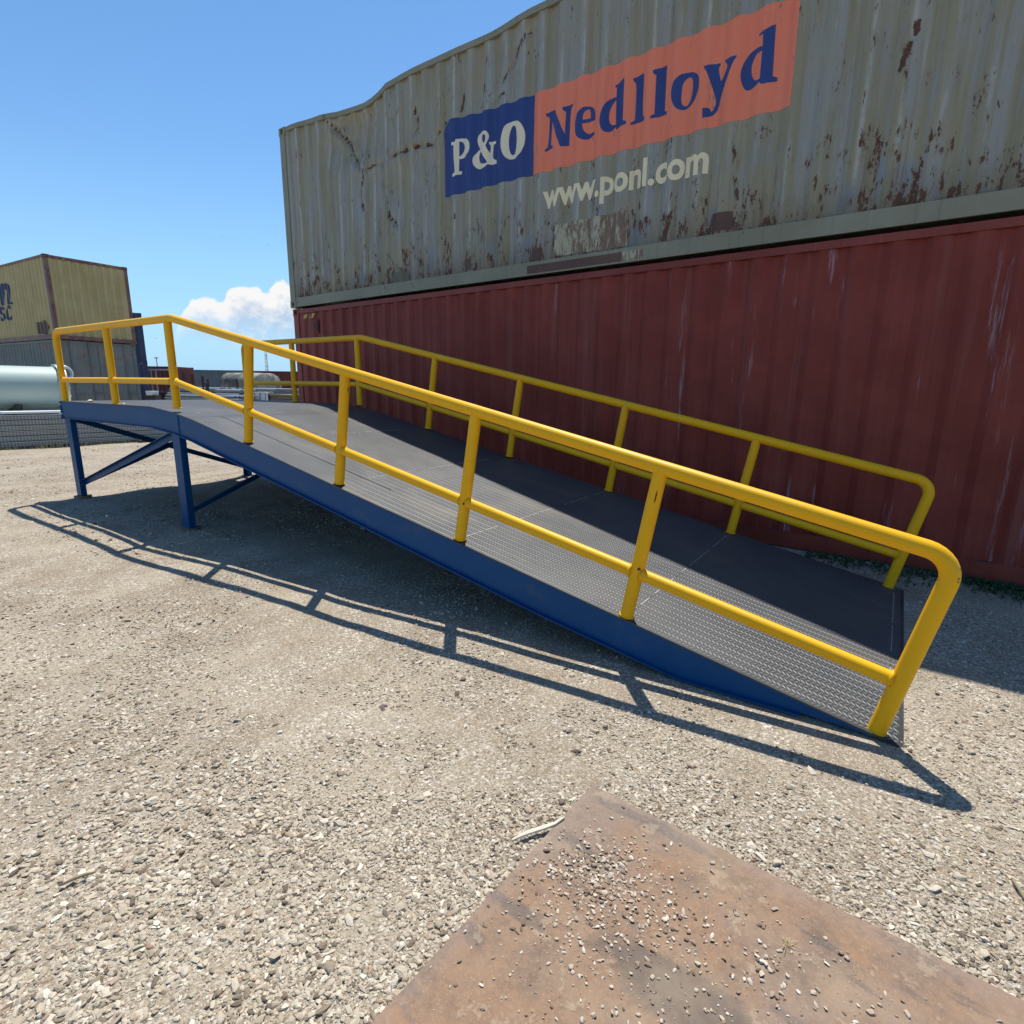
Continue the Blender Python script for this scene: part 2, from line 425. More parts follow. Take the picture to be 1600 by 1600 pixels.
base = RP.mix(RP.math('MULTIPLY', RP.step(RP.math('ADD', sd, RP.math('MULTIPLY', mo2, 1.6)), 1.85, 1.45), .75), base, (.075,.062,.056))
du = RP.noise(2.2, 5, .65, RP.map((1,1,1),(8,3,0)))
base = RP.mix(RP.math('MULTIPLY', RP.step(du, .45, .70), .45), base, (.34,.27,.185))
RP.color(base); RP.bump(RP.math('ADD', c, RP.math('ADD', RP.math('MULTIPLY', b, 3), RP.math('MULTIPLY', RP.step(mo2, .5, .62), 1.2))), .4, .003)
mb = MB()
N = 60
xs = np.linspace(PLATE[0], 2.4, N); ys = np.linspace(PLATE[1], -1.3, N)
def pz(x, y): return .016+.004*noise.noise(Vector((x*1.2, y*1.2, 0)))
jag = lambda t, s: .006*noise.noise(Vector((t*5, s, 0)))+.0025*noise.noise(Vector((t*31, s, 0)))
for j in range(N):
    for i in range(N):
        x, y = xs[i], ys[j]
        if i == 0: x += jag(y, 1)
        if j == 0: y += jag(x, 5)
        mb.v.append((x, y, pz(x, y)))
for j in range(N-1):
    for i in range(N-1):
        mb.f.append((j*N+i, (j+1)*N+i, (j+1)*N+i+1, j*N+i+1))
n0 = len(mb.v)
rim_ = [j*N for j in range(N-1, -1, -1)]+[i for i in range(1, N)]
for q in rim_:
    x, y, z = mb.v[q]; mb.v.append((x, y, -.02))
for i in range(len(rim_)-1): mb.f.append((rim_[i], n0+i, n0+i+1, rim_[i+1])[::-1])
plate = mb.build('steel_plate', RP.m)
tag(plate, 'large rusty brown steel plate lying on the gravel in the foreground', 'steel plate')
P = []; Rr = []; S = []
def cl(cx, cy, sx, sy, n, s0, s1, rot=0):
    for _ in range(n):
        a, b = random.gauss(0, sx), random.gauss(0, sy)
        x = cx+a*cos(rot)-b*sin(rot); y = cy+a*sin(rot)+b*cos(rot)
        if not (x > PLATE[0]+.015 and y < PLATE[1]-.015): continue
        s = s0+(s1-s0)*random.random()**3
        add_stone(x, y, pz(x, y)+.0004, s, sink=0)
cl(-.68, 1.38, .05, .055, 170, .0025, .013); cl(-.66, 1.36, .10, .10, 800, .0012, .009); cl(-.80, 1.30, .035, .04, 50, .003, .012)
cl(-.60, 1.28, .18, .13, 900, .0010, .009); cl(-.50, 1.15, .30, .12, 500, .0010, .0065)
cl(-.17, 1.42, .22, .09, 260, .0012, .010); cl(-.19, 1.40, .03, .03, 18, .006, .012); cl(-.2, 1.2, .5, .25, 420, .0010, .009)
cl(-.6, 1.0, .4, .25, 300, .001, .007); cl(-.3, 1.25, .5, .3, 110, .004, .013)
scatter('plate_grit', P, Rr, S, 'scattered grit and small stones lying on the rusty steel plate', 3, grit_col)
# dirt dust film on the plate under the grit
WD = Mat('bleached_wood', rough=.85, spec=.2); WD.color(WD.mix(WD.noise(60, 4, .6, WD.map((1,1,1))), (.50,.43,.33), (.70,.64,.54))); WD.bump(WD.noise(90, 3), .3, .002)
mb = MB()
path = [(-.985,1.300,.014), (-.970,1.335,.018), (-.948,1.375,.021), (-.925,1.415,.021), (-.908,1.450,.020), (-.895,1.495,.022)]
st = []
for i, p in enumerate(path):
    p = Vector(p); t = (Vector(path[min(i+1, 5)])-Vector(path[max(i-1, 0)])).normalized(); sd = Vector((t.y, -t.x, 0)).normalized()
    w = [.003,.006,.008,.008,.006,.002][i]
    st.append(lambda a, b, p=p, sd=sd, w=w: p+sd*(a*w)+Vector((0,0,b*.0045)))
mb.prism([(-1,-1),(1,-1),(1,.6),(.4,1),(-.6,1),(-1,.4)], st)
tag(mb.build('wood_sliver', WD.m, smooth='auto'), 'thin bleached curved sliver of wood at the plate\'s left edge', 'wood sliver')
TWM = Mat('twig_brown', rough=.9, base=(.26,.21,.13), spec=.1)
mb = MB(); mb.tube([(.372,2.19,.014),(.385,2.15,.017),(.40,2.11,.016),(.405,2.07,.012)], [.003,.005,.005,.002], 8)
tag(mb.build('twig', TWM.m, smooth=True), 'short greyish twig lying in gravel at the right picture edge', 'twig')
TWX0, TWY0, TWX1, TWY1 = -1.975, .283, -1.946, .372
mb = MB(); mb.tube([(TWX0,TWY0,.010),(TWX0*.65+TWX1*.35,TWY0*.65+TWY1*.35+.004,.015),(TWX0*.3+TWX1*.7,TWY0*.3+TWY1*.7,.016),(TWX1,TWY1,.010)], [.003,.0055,.005,.002], 8)
tag(mb.build('twig', TWM.m, smooth=True), 'thin brown twig lying in the coarse gravel at lower left', 'twig')
DG = Mat('dry_grass', rough=.8, spec=.2, base=(.42,.33,.18))
def tuft(cx, cy, z, n, h, name, label, cat, mat, spread=.5, w=.0012, kind=None):
    mb = MB()
    for i in range(n):
        a = random.uniform(0, 2*pi); l = h*random.uniform(.5, 1.1); t = random.uniform(.2, 1)*spread
        d = Vector((cos(a), sin(a), 0)); sd = Vector((-sin(a), cos(a), 0))*w
        p0 = Vector((cx, cy, z))+d*random.uniform(0, .006); p1 = p0+d*l*t*.5+Vector((0,0,l*(1-t*.5)*.6)); p2 = p0+d*l*t*1.2+Vector((0,0,l*(1-t)*.9+.001))
        mb.quad(p0-sd, p0+sd, p1+sd, p1-sd); mb.quad(p1-sd, p1+sd, p2+sd*.2, p2-sd*.2)
    return tag(mb.build(name, mat), label, cat, kind=kind)
tuft(-.150, 1.485, .018, 16, .038, 'dry_grass_tuft', 'small dry straw tuft lying on the rusty plate', 'dry grass', DG.m, 1.0, .0009)

# ================================================================== CONTAINERS
def corr_profile(x0, x1, pitch=.278, depth=.036, phase=0.0):
    """x positions and depth into the container of the corrugation break points"""
    pts = [(x0, 0.0)]; x = x0+.05+phase
    a, s, b = .072*pitch/.278, .068*pitch/.278, .070*pitch/.278
    while x+2*s+b < x1-.03:
        pts += [(x, 0.0), (x+s, depth), (x+s+b, depth), (x+2*s+b, 0.0)]; x += pitch
    pts.append((x1, 0.0)); return pts
def corr_at(prof, x):
    lo = 0; hi = len(prof)-1
    if x <= prof[0][0]: return 0.0
    if x >= prof[-1][0]: return 0.0
    while hi-lo > 1:
        m_ = (lo+hi)//2
        if prof[m_][0] <= x: lo = m_
        else: hi = m_
    (a, d0), (b, d1) = prof[lo], prof[hi]
    return d0+(d1-d0)*(x-a)/(b-a) if b > a else d0
def corr_panel(name, prof, z0, z1, place, mat, parent, nz=1, sub=1, dent=None, shade=False):
    xs = []
    for i in range(len(prof)-1):
        for k in range(sub): xs.append(prof[i][0]+(prof[i+1][0]-prof[i][0])*k/sub)
    xs.append(prof[-1][0])
    mb = MB(); vals = []
    for j in range(nz+1):
        z = z0+(z1-z0)*j/nz
        for x in xs:
            d = corr_at(prof, x); dz = 0; dn = 0
            if dent: dn, dz, w = dent(x, z); vals.append(w)
            mb.v.append(tuple(place(x, d+dn, z+dz)))
    n = len(xs)
    for j in range(nz):
        for i in range(n-1): mb.f.append((j*n+i, j*n+i+1, (j+1)*n+i+1, (j+1)*n+i))
    o = mb.build(name, mat, parent)
    if vals:
        at = o.data.attributes.new('wear', 'FLOAT', 'POINT'); at.data.foreach_set('value', np.array(vals, dtype=np.float32))
    if shade:
        o.data.polygons.foreach_set('use_smooth', [True]*len(o.data.polygons)); o.data.set_sharp_from_angle(angle=radians(24))
    return o
CAST = None
def casting(parent, x, y, z, mat, sx, sy, H):
    """ISO corner fitting with oval holes cut in two faces (built as an open-faced box with a dark well)"""
    mb = MB(); L, W_, T = .178, .162, .118
    # walls as a shell: outer box with inset apertures made of rails round each hole
    x0, x1 = (x, x+L) if sx > 0 else (x-L, x)
    y0, y1 = (y, y+W_) if sy > 0 else (y-W_, y)
    z0, z1 = (z, z+T)
    th = .02
    mb.box(x0, x1, y0, y1, z1-th, z1); mb.box(x0, x1, y0, y1, z0, z0+th)
    for ya, yb in ((y0, y0+th), (y1-th, y1)):
        mb.box(x0, x0+.05, ya, yb, z0+th, z1-th); mb.box(x1-.05, x1, ya, yb, z0+th, z1-th)
    for xa, xb in ((x0, x0+th), (x1-th, x1)):
        mb.box(xa, xb, y0+th, y0+.045, z0+th, z1-th); mb.box(xa, xb, y1-.045, y1-th, z0+th, z1-th)
    mb.box(x0+.03, x1-.03, y0+.03, y1-.03, z0+th, z1-th)
    return mb.build('corner_casting', mat, parent)
def container(name, loc, rz, L, H, mat, railmat, label, cat='shipping container', group=None, phase=0.0, dent=None, raildz=None,
              doors=None, front_only=False, dense=False, pitch=.278, frontmat=None, darkmat=None, endmat=None, pockets=True):
    W_ = 2.438; root = empty(name, loc, rz, label, cat, group)
    e = .006                                     # castings stand proud
    prof = corr_profile(.15, L-.15, pitch, .036, phase)
    zb, zt = .165, H-.075
    root['prof'] = [v for q in prof for v in q]
    corr_panel('side_panel', prof, zb, zt, lambda x, d, z: (x, .020+d, z), frontmat or mat, root, nz=56 if dense else 1, sub=2 if dense else 1, dent=dent, shade=dense)
    corr_panel('side_panel', prof, zb, zt, lambda x, d, z: (x, W_-.020-d, z), mat, root)
    rd = raildz or (lambda x: (0, 0))
    # rails
    for side, nm in ((0, 'top_rail'), (1, 'top_rail')):
        mb = MB(); n = 60 if raildz and side == 0 else 1; st = []
        for i in range(n+1):
            x = .16+(L-.32)*i/n; dy, dz = rd(x) if side == 0 else (0, 0)
            st.append(lambda a, b, x=x, dy=dy, dz=dz: (x, (e+a+dy) if side == 0 else W_-e-a, H-.012+b+dz))
        mb.prism([(0,0),(0,-.068),(.06,-.068),(.06,0)], st); mb.build(nm, railmat, root)
    for side in (0, 1):
        mb = MB(); f = (lambda y: y) if side == 0 else (lambda y: W_-y)
        pr = [(e+.002,.012),(e+.002,.165),(.045,.165),(.045,.155),(e+.008,.155),(e+.008,.022),(.045,.022),(.045,.012)]
        mb.prism(pr, [lambda a, b, x=x: (x, f(a), b) for x in (.17, L-.17)])
        mb.build('bottom_rail', railmat, root)
    # roof with shallow ribs
    rp = corr_profile(.16, L-.16, .209, .02, 0)
    mb = MB(); ny_ = 6
    ys_ = [.06+(W_-.12)*j/ny_ for j in range(ny_+1)]
    xs_ = [q[0] for q in rp] if not raildz else sorted(set([q[0] for q in rp]+list(np.linspace(.16, L-.16, 60))))
    for j, y in enumerate(ys_):
        for x in xs_:
            dy, dz = rd(x) if j < 3 else (0, 0); f = max(0, 1-j/3)
            mb.v.append((x, y+dy*(j == 0), H-.018-corr_at(rp, x)*(0 < j < ny_)+dz*f))
    n = len(xs_)
    for j in range(ny_):
        for i in range(n-1): mb.f.append((j*n+i, j*n+i+1, (j+1)*n+i+1, (j+1)*n+i))
    mb.build('roof', mat, root)
    mb = MB(); mb.box(.1, L-.1, .05, W_-.05, .13, .15); mb.build('floor', darkmat or railmat, root)
    # posts, castings
    for x0, sx in ((0, 1), (L, -1)):
        for y0, sy in ((0, 1), (W_, -1)):
            mb = MB(); xa, xb = sorted((x0+sx*e, x0+sx*.155)); ya, yb = sorted((y0+sy*e, y0+sy*.045)); mb.box(xa, xb, ya, yb, .118, H-.118)
            ya, yb = sorted((y0+sy*.046, y0+sy*.12)); xa2, xb2 = sorted((x0+sx*e, x0+sx*.05)); mb.box(xa2, xb2, ya, yb, .118, H-.118)
            mb.build('corner_post', railmat, root)
            for z in (0, H-.118): casting(root, x0, y0, z, darkmat if (darkmat and z > 0) else railmat, sx, sy, H)
    # ends: x = L side and x = 0 side
    for ex, sx in ((0, 1), (L, -1)):
        xa, xb = sorted((ex+sx*e, ex+sx*.06))
        mb = MB(); mb.box(xa, xb, .165, W_-.165, H-.11, H-.012); mb.build('end_rail', railmat, root)
        mb = MB(); mb.box(xa, xb, .165, W_-.165, .012, .14); mb.build('end_sill', railmat, root)
        if doors == ex:
            for (ya, yb) in ((.125, W_/2-.006), (W_/2+.006, W_-.125)):
                dl = MB(); xd0, xd1 = sorted((ex+sx*.02, ex+sx*.055)); dl.box(xd0, xd1, ya, yb, .142, H-.112)
                leaf = dl.build('door_leaf', endmat or mat, root)
                for k in range(4):
                    w = (yb-ya-.16)/4; y0_ = ya+.08+w*k; pb = MB(); xs2 = sorted((ex+sx*.012, ex+sx*.0195)); pb.box(xs2[0], xs2[1], y0_+.02, y0_+w-.02, .30, H-.28)
                for fy in (.25, .75):
                    y_ = ya+(yb-ya)*fy; rb = MB(); rb.tube([(ex-sx*.012, y_, .05), (ex-sx*.012, y_, H-.05)], .017, 8); rb.build('lock_rod', railmat, root)
                    hb = MB(); x3 = sorted((ex-sx*.03, ex+sx*.0)); hb.box(x3[0], x3[1], y_-.02, y_+.3, 1.10, 1.14); hb.build('door_handle', railmat, root)
        else:
            pe = corr_profile(.115, W_-.115, .25, .045, .04)
            corr_panel('end_panel', pe, .14, H-.11, lambda y, d, z, ex=ex, sx=sx: (ex+sx*(.012+d), y, z), endmat or mat, root)
    return root

YW, XL, CH = 5.9636, -9.765, 2.896
# --- olive container: dents and creases (X along wall, Z height, world metres)
CREASES = [([(-8.72,5.76),(-8.54,5.691),(-8.195,5.412),(-7.98,5.15),(-7.874,4.978),(-7.697,4.809)], .065, .034),
           ([(-7.70,4.80),(-7.408,4.776),(-7.083,4.81),(-6.857,4.819),(-6.363,4.807),(-6.124,4.769),(-5.927,4.877),(-5.85,4.97)], .040, .030),
           ([(-7.182,4.75),(-7.182,4.593),(-7.153,4.347),(-7.0,3.941),(-6.822,3.784)], .050, .035),
           ([(-7.62,4.72),(-7.70,4.45),(-7.62,4.2)], .04, .05),
           ([(-4.46,5.62),(-4.521,5.57),(-4.725,5.454),(-4.80,5.3),(-4.877,5.166)], .035, .03),
           ([(-5.561,5.45),(-5.564,5.041)], .030, .03), ([(-5.15,5.50),(-5.22,5.2),(-5.05,5.02),(-4.85,5.05)], .025, .03),
           ([(-6.45,5.3),(-6.41,5.05),(-6.48,4.95)], .03, .03), ([(-6.2,3.95),(-6.3,4.3),(-6.2,4.6)], .02, .03),
           ([(-.6,5.0),(-.66,4.4),(-.72,3.9)], .02, .02), ([(-3.35,4.0),(-3.33,3.5)], .02, .02)]
def segdist(x, z, pl):
    best = 9
    for (a, b), (c, d) in zip(pl[:-1], pl[1:]):
        ux, uz = c-a, d-b; t = max(0, min(1, ((x-a)*ux+(z-b)*uz)/(ux*ux+uz*uz)))
        best = min(best, sqrt((x-a-t*ux)**2+(z-b-t*uz)**2))
    return best
RAIL = [(0,0,0),(.35,.0,.0),(1.0,.03,-.035),(1.75,.10,-.085),(2.1,.12,-.10),(2.35,.10,-.095),(2.8,.04,-.03),(3.3,.03,-.015),(4.0,.02,-.03),(4.7,.03,-.04),(5.3,.01,-.005),(7,0,0),(13,0,0)]
def rail_dent(x):
    for (a, y0, z0), (b, y1, z1) in zip(RAIL[:-1], RAIL[1:]):
        if a <= x <= b:
            t = (x-a)/(b-a); t = t*t*(3-2*t); return (y0+(y1-y0)*t, z0+(z1-z0)*t)
    return (0, 0)
def olive_dent(x, z):
    X, Z = x+XL, z+CH; dn = 0; w = 0
    jx = .05*noise.noise(Vector((X*4, Z*4, 0))); jz = .05*noise.noise(Vector((X*4, Z*4, 9)))
    for pl, amp, wid in CREASES:
        if min(abs(X-p[0]) for p in pl) > .8: continue
        d = segdist(X+jx, Z+jz, pl); amp *= .7; wid *= .8; g = exp(-(d/wid)**2); dn += amp*g-amp*.35*exp(-((d-.08)/.05)**2); w = max(w, exp(-(d/(wid*.6))**2))
    # broad stove-in area near the left end and a bulge round the marking
    dn += .10*exp(-(((X+7.95)/.55)**2+((Z-5.35)/.45)**2))
    dn += .045*exp(-(((X+7.1)/.9)**2+((Z-4.45)/.5)**2))
    dn += .03*exp(-(((X+4.9)/.7)**2+((Z-5.3)/.4)**2))
    dn += .016*noise.noise(Vector((X*1.3, Z*1.1, 4)))+.005*noise.noise(Vector((X*5, Z*4, 2)))
    top = max(0, (z-1.9)/(.92)); ry, rz_ = rail_dent(x); bot = min(1, (z-.165)/.25)
    edge = min(1, max(0, (x-.15)/.25))
    dn = dn*bot*edge*min(1, max(0, (CH-.075-z)/.12))+ry*top
    return dn, rz_*min(1, top)*.98, w
OL = Mat('olive_paint', rough=.42, spec=.4)
ox = OL.xyz()
o1 = OL.noise(1.1, 5, .6); o2 = OL.noise(1.0, 5, .62, OL.map((11, 11, .45))); o3 = OL.noise(1.0, 4, .6, OL.map((26, 26, 1.1), (3,0,1)))
o4 = OL.noise(6, 8, .75, OL.map((1,1,.6))); o5 = OL.noise(30, 5, .7, OL.map((1,1,.28), (8,0,1))); o6 = OL.noise(2.6, 3, .5, OL.map((1,1,.6), (5,5,5)))
ob = OL.mix(OL.step(o2, .40, .62), (.285,.248,.150), (.315,.308,.272))
ob = OL.mix(OL.math('MULTIPLY', OL.step(o1, .45, .7), .6), ob, (.35,.295,.17))
ob = OL.mix(OL.math('MULTIPLY', OL.step(o3, .58, .78), .5), ob, (.46,.455,.40))
ob = OL.mix(OL.math('MULTIPLY', OL.step(o3, .46, .25), .30), ob, (.15,.138,.095))
hz = ox[2]
fr = OL.math('FRACT', OL.math('DIVIDE', OL.math('SUBTRACT', ox[0], .22), .278))     # pale fold stripes: rubbed paint, plus sky sheen on the ribs painted in
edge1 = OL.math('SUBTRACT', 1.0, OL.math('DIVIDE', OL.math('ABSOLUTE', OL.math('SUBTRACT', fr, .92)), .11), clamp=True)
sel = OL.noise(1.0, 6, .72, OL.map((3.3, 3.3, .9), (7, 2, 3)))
scuff_sheen = OL.math('MULTIPLY', edge1, OL.step(sel, .47, .60))
ob = OL.mix(OL.math('MULTIPLY', scuff_sheen, .75), ob, (.50,.48,.42))
low = OL.math('SUBTRACT', 1.0, OL.math('DIVIDE', hz, .95, clamp=True), clamp=True)
ob = OL.mix(OL.math('MULTIPLY', OL.step(o6, .56, .66), OL.math('MULTIPLY', low, .9)), ob, (.20,.25,.32))
ob = OL.mix(OL.math('MULTIPLY', OL.step(low, .45, .95), .75), ob, (.15,.115,.065))
dr1 = OL.noise(1.0, 6, .7, OL.map((17, 17, .75), (5, 1, 2))); dr2 = OL.noise(1.6, 4, .6, OL.map((1,1,.8), (9,1,4)))
drip = OL.math('MULTIPLY', OL.step(dr1, .50, .66), OL.math('ADD', OL.math('MULTIPLY', OL.step(dr2, .45, .65), .45), OL.math('MULTIPLY', low, .55)))
ob = OL.mix(OL.math('MULTIPLY', drip, .8), ob, (.13,.085,.05))
rst = OL.math('ADD', OL.math('ADD', OL.math('MULTIPLY', o4, .55), OL.math('MULTIPLY', o5, .45)), OL.math('MULTIPLY', low, .085))
rst = OL.math('ADD', OL.math('ADD', rst, OL.math('MULTIPLY', OL.math('ADD', OL.attr('wear'), -.15, clamp=True), .21)), OL.math('MULTIPLY', scuff_sheen, .045))
rm = OL.step(rst, .588, .61)
halo = OL.step(rst, .54, .61)
ob = OL.mix(OL.math('MULTIPLY', halo, .40), ob, (.20,.14,.085))
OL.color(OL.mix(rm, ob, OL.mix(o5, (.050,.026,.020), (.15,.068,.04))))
OL.rough(OL.math('ADD', OL.math('MULTIPLY', rm, .35), .45)); OL.bump(OL.math('ADD', o4, OL.math('MULTIPLY', rm, -.3)), .22, .008)
OR = paint('olive_rail', (.235,.225,.155), (.285,.275,.20), rust=(.09,.045,.03), rustamt=.60)
RD = paint('oxide_red_paint', (.20,.036,.022), (.26,.054,.036), rust=(.07,.03,.025), rustamt=.69, rough=.42, grime=.4)
# scratches: long pale vertical rubs on the red side
SCM = Mat('oxide_red_side', rough=.45, spec=.22)
a = SCM.noise(1.2, 5, .6); base = SCM.mix(SCM.step(a, .35, .7), (.200,.030,.019), (.265,.048,.033))
f1 = SCM.noise(1.0, 4, .6, SCM.map((9,9,.35))); base = SCM.mix(SCM.math('MULTIPLY', SCM.step(f1, .54, .75), .5), base, (.24,.085,.07))
rub = SCM.noise(1.0, 6, .7, SCM.map((6.2,6.2,.55), (2.2,0,.8))); fine = SCM.noise(1.0, 6, .75, SCM.map((110,110,2.2)))
gx_ = SCM.xyz()
right = SCM.step(gx_[0], 4.2, 6.4)
rubm = SCM.math('MULTIPLY', SCM.math('MULTIPLY', SCM.step(rub, .585, .71), SCM.step(fine, .38, .62)), SCM.math('ADD', .15, SCM.math('MULTIPLY', right, 1.0)))
base = SCM.mix(rubm, base, (.42,.34,.36))
sc1 = SCM.noise(1.0, 5, .8, SCM.map((260,260,3.5), (1,1,1))); scm = SCM.math('MULTIPLY', SCM.step(sc1, .67, .70), SCM.step(rub, .5, .6))
base = SCM.mix(scm, base, (.55,.42,.38))
rr_ = SCM.noise(9, 8, .75); base = SCM.mix(SCM.step(rr_, .70, .72), base, (.06,.025,.02))
SCM.color(base); SCM.bump(a, .2, .01)
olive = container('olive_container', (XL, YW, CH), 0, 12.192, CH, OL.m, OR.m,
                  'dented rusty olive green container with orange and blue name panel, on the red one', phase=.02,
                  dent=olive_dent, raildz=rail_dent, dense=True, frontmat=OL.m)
red = container('red_container', (XL+.04, YW+.015, 0), 0, 12.192, CH-.022, RD.m, RD.m,
                'dark oxide red container beside the ramp, underneath the olive one', phase=.11, frontmat=SCM.m, doors=None)

# paint skins: flat outlines laid over the corrugation, following every fold and dent
prof_o = [(olive['prof'][i], olive['prof'][i+1]) for i in range(0, len(olive['prof']), 2)]
def chaikin(loop, it=2, lim=62):
    for _ in range(it):
        n = len(loop); out = []
        for i in range(n):
            p, q, r = Vector(loop[i-1]), Vector(loop[i]), Vector(loop[(i+1) % n])
            a = q-p; b = r-q
            if a.length < 1e-6 or b.length < 1e-6: continue
            ang = math.degrees(a.angle(b))
            if ang > lim: out.append(tuple(q))
            else: out += [tuple(q-a*.25), tuple(q+b*.25)]
        loop = out
    return loop
def skin(name, loops, mat, off, root, prof, place, grid_z=.06, smooth_it=2, dent=None, xoff=0, zoff=0):
    cu = bpy.data.curves.new('tmp', 'CURVE'); cu.dimensions = '2D'; cu.fill_mode = 'BOTH'
    for lp in loops:
        lp = chaikin(lp, smooth_it) if smooth_it else lp
        sp = cu.splines.new('POLY'); sp.points.add(len(lp)-1); sp.use_cyclic_u = True
        for i, (x, z) in enumerate(lp): sp.points[i].co = (x-xoff, z-zoff, 0, 1)
    o = bpy.data.objects.new('tmp', cu); COL.objects.link(o)
    dg = bpy.context.evaluated_depsgraph_get(); me = bpy.data.meshes.new_from_object(o.evaluated_get(dg))
    bpy.data.objects.remove(o); bpy.data.curves.remove(cu)
    return fold(name, me, mat, off, root, prof, place, grid_z, dent)
def fold(name, me, mat, off, root, prof, place, grid_z=.06, dent=None):
    bm = bmesh.new(); bm.from_mesh(me); bpy.data.meshes.remove(me)
    xs = [v.co.x for v in bm.verts]; zs = [v.co.y for v in bm.verts]
    x0, x1, z0, z1 = min(xs), max(xs), min(zs), max(zs)
    cuts = []
    for (a, _), (b, _) in zip(prof[:-1], prof[1:]):
        cuts.append(a)
        if dent: cuts.append((a+b)/2)
    for c in cuts:
        if x0 < c < x1: bmesh.ops.bisect_plane(bm, geom=bm.verts[:]+bm.edges[:]+bm.faces[:], plane_co=(c,0,0), plane_no=(1,0,0), dist=1e-6)
    if dent:
        z = floor(z0/grid_z)*grid_z
        while z < z1:
            if z > z0: bmesh.ops.bisect_plane(bm, geom=bm.verts[:]+bm.edges[:]+bm.faces[:], plane_co=(0,z,0), plane_no=(0,1,0), dist=1e-6)
            z += grid_z
    for v in bm.verts:
        x, z = v.co.x, v.co.y; d = corr_at(prof, x); dz = 0
        if dent: dn, dz, _ = dent(x, z); d += dn
        v.co = Vector(place(x, d-off, z+dz))
    me = bpy.data.meshes.new(name); bm.to_mesh(me); bm.free()
    return link(name, me, mat, root)
def worn(name, col, col2, under=(.19,.185,.15), amt=.60, soft=.03, rough=.5):
    M = Mat(name, rough=rough, spec=.4)
    a = M.noise(5, 7, .7, M.map((1,1,.35))); b = M.noise(40, 5, .7, M.map((1,1,.25)))
    c = M.mix(M.noise(2.5, 4, .6, M.map((5,5,.5))), col, col2)
    st = M.noise(1.0, 5, .65, M.map((13,13,.5), (3,0,1)))
    c = M.mix(M.math('MULTIPLY', M.step(st, .50, .75), .35), c, tuple(x*.6 for x in col))
    f = M.math('ADD', M.math('MULTIPLY', a, .6), M.math('MULTIPLY', b, .4))
    M.color(M.mix(M.math('MULTIPLY', M.step(f, amt, amt+soft), .85), c, M.mix(b, under, (.12,.075,.05))))
    M.bump(a, .15, .006)
    return M
BLUE = worn('marking_blue', (.022,.045,.19), (.035,.065,.22), amt=.64)
ORNG = worn('marking_orange', (.90,.20,.095), (.86,.26,.15), under=(.60,.42,.32), amt=.59)
CREAM = worn('marking_cream', (.82,.70,.45), (.86,.78,.60), under=(.35,.30,.20), amt=.62)
pl_o = lambda x, d, z: (x, .020+d, z)
def oskin(name, loops, mat, off, it=0): return skin(name, loops, mat, off, olive, prof_o, pl_o, .0487, it, olive_dent, XL, CH)
oskin('name_panel', [[(-5.872,4.985),(-5.868,4.055),(-4.40,4.046),(-4.404,4.905),(-5.05,4.925),(-5.5,4.955)]], BLUE.m, .0022)['label'] = 'navy blue name panel'
oskin('name_panel', [[(-4.3985,4.905),(-4.3985,4.046),(-1.54,4.046),(-1.545,4.905)]], ORNG.m, .0022)['label'] = 'faded orange name panel'
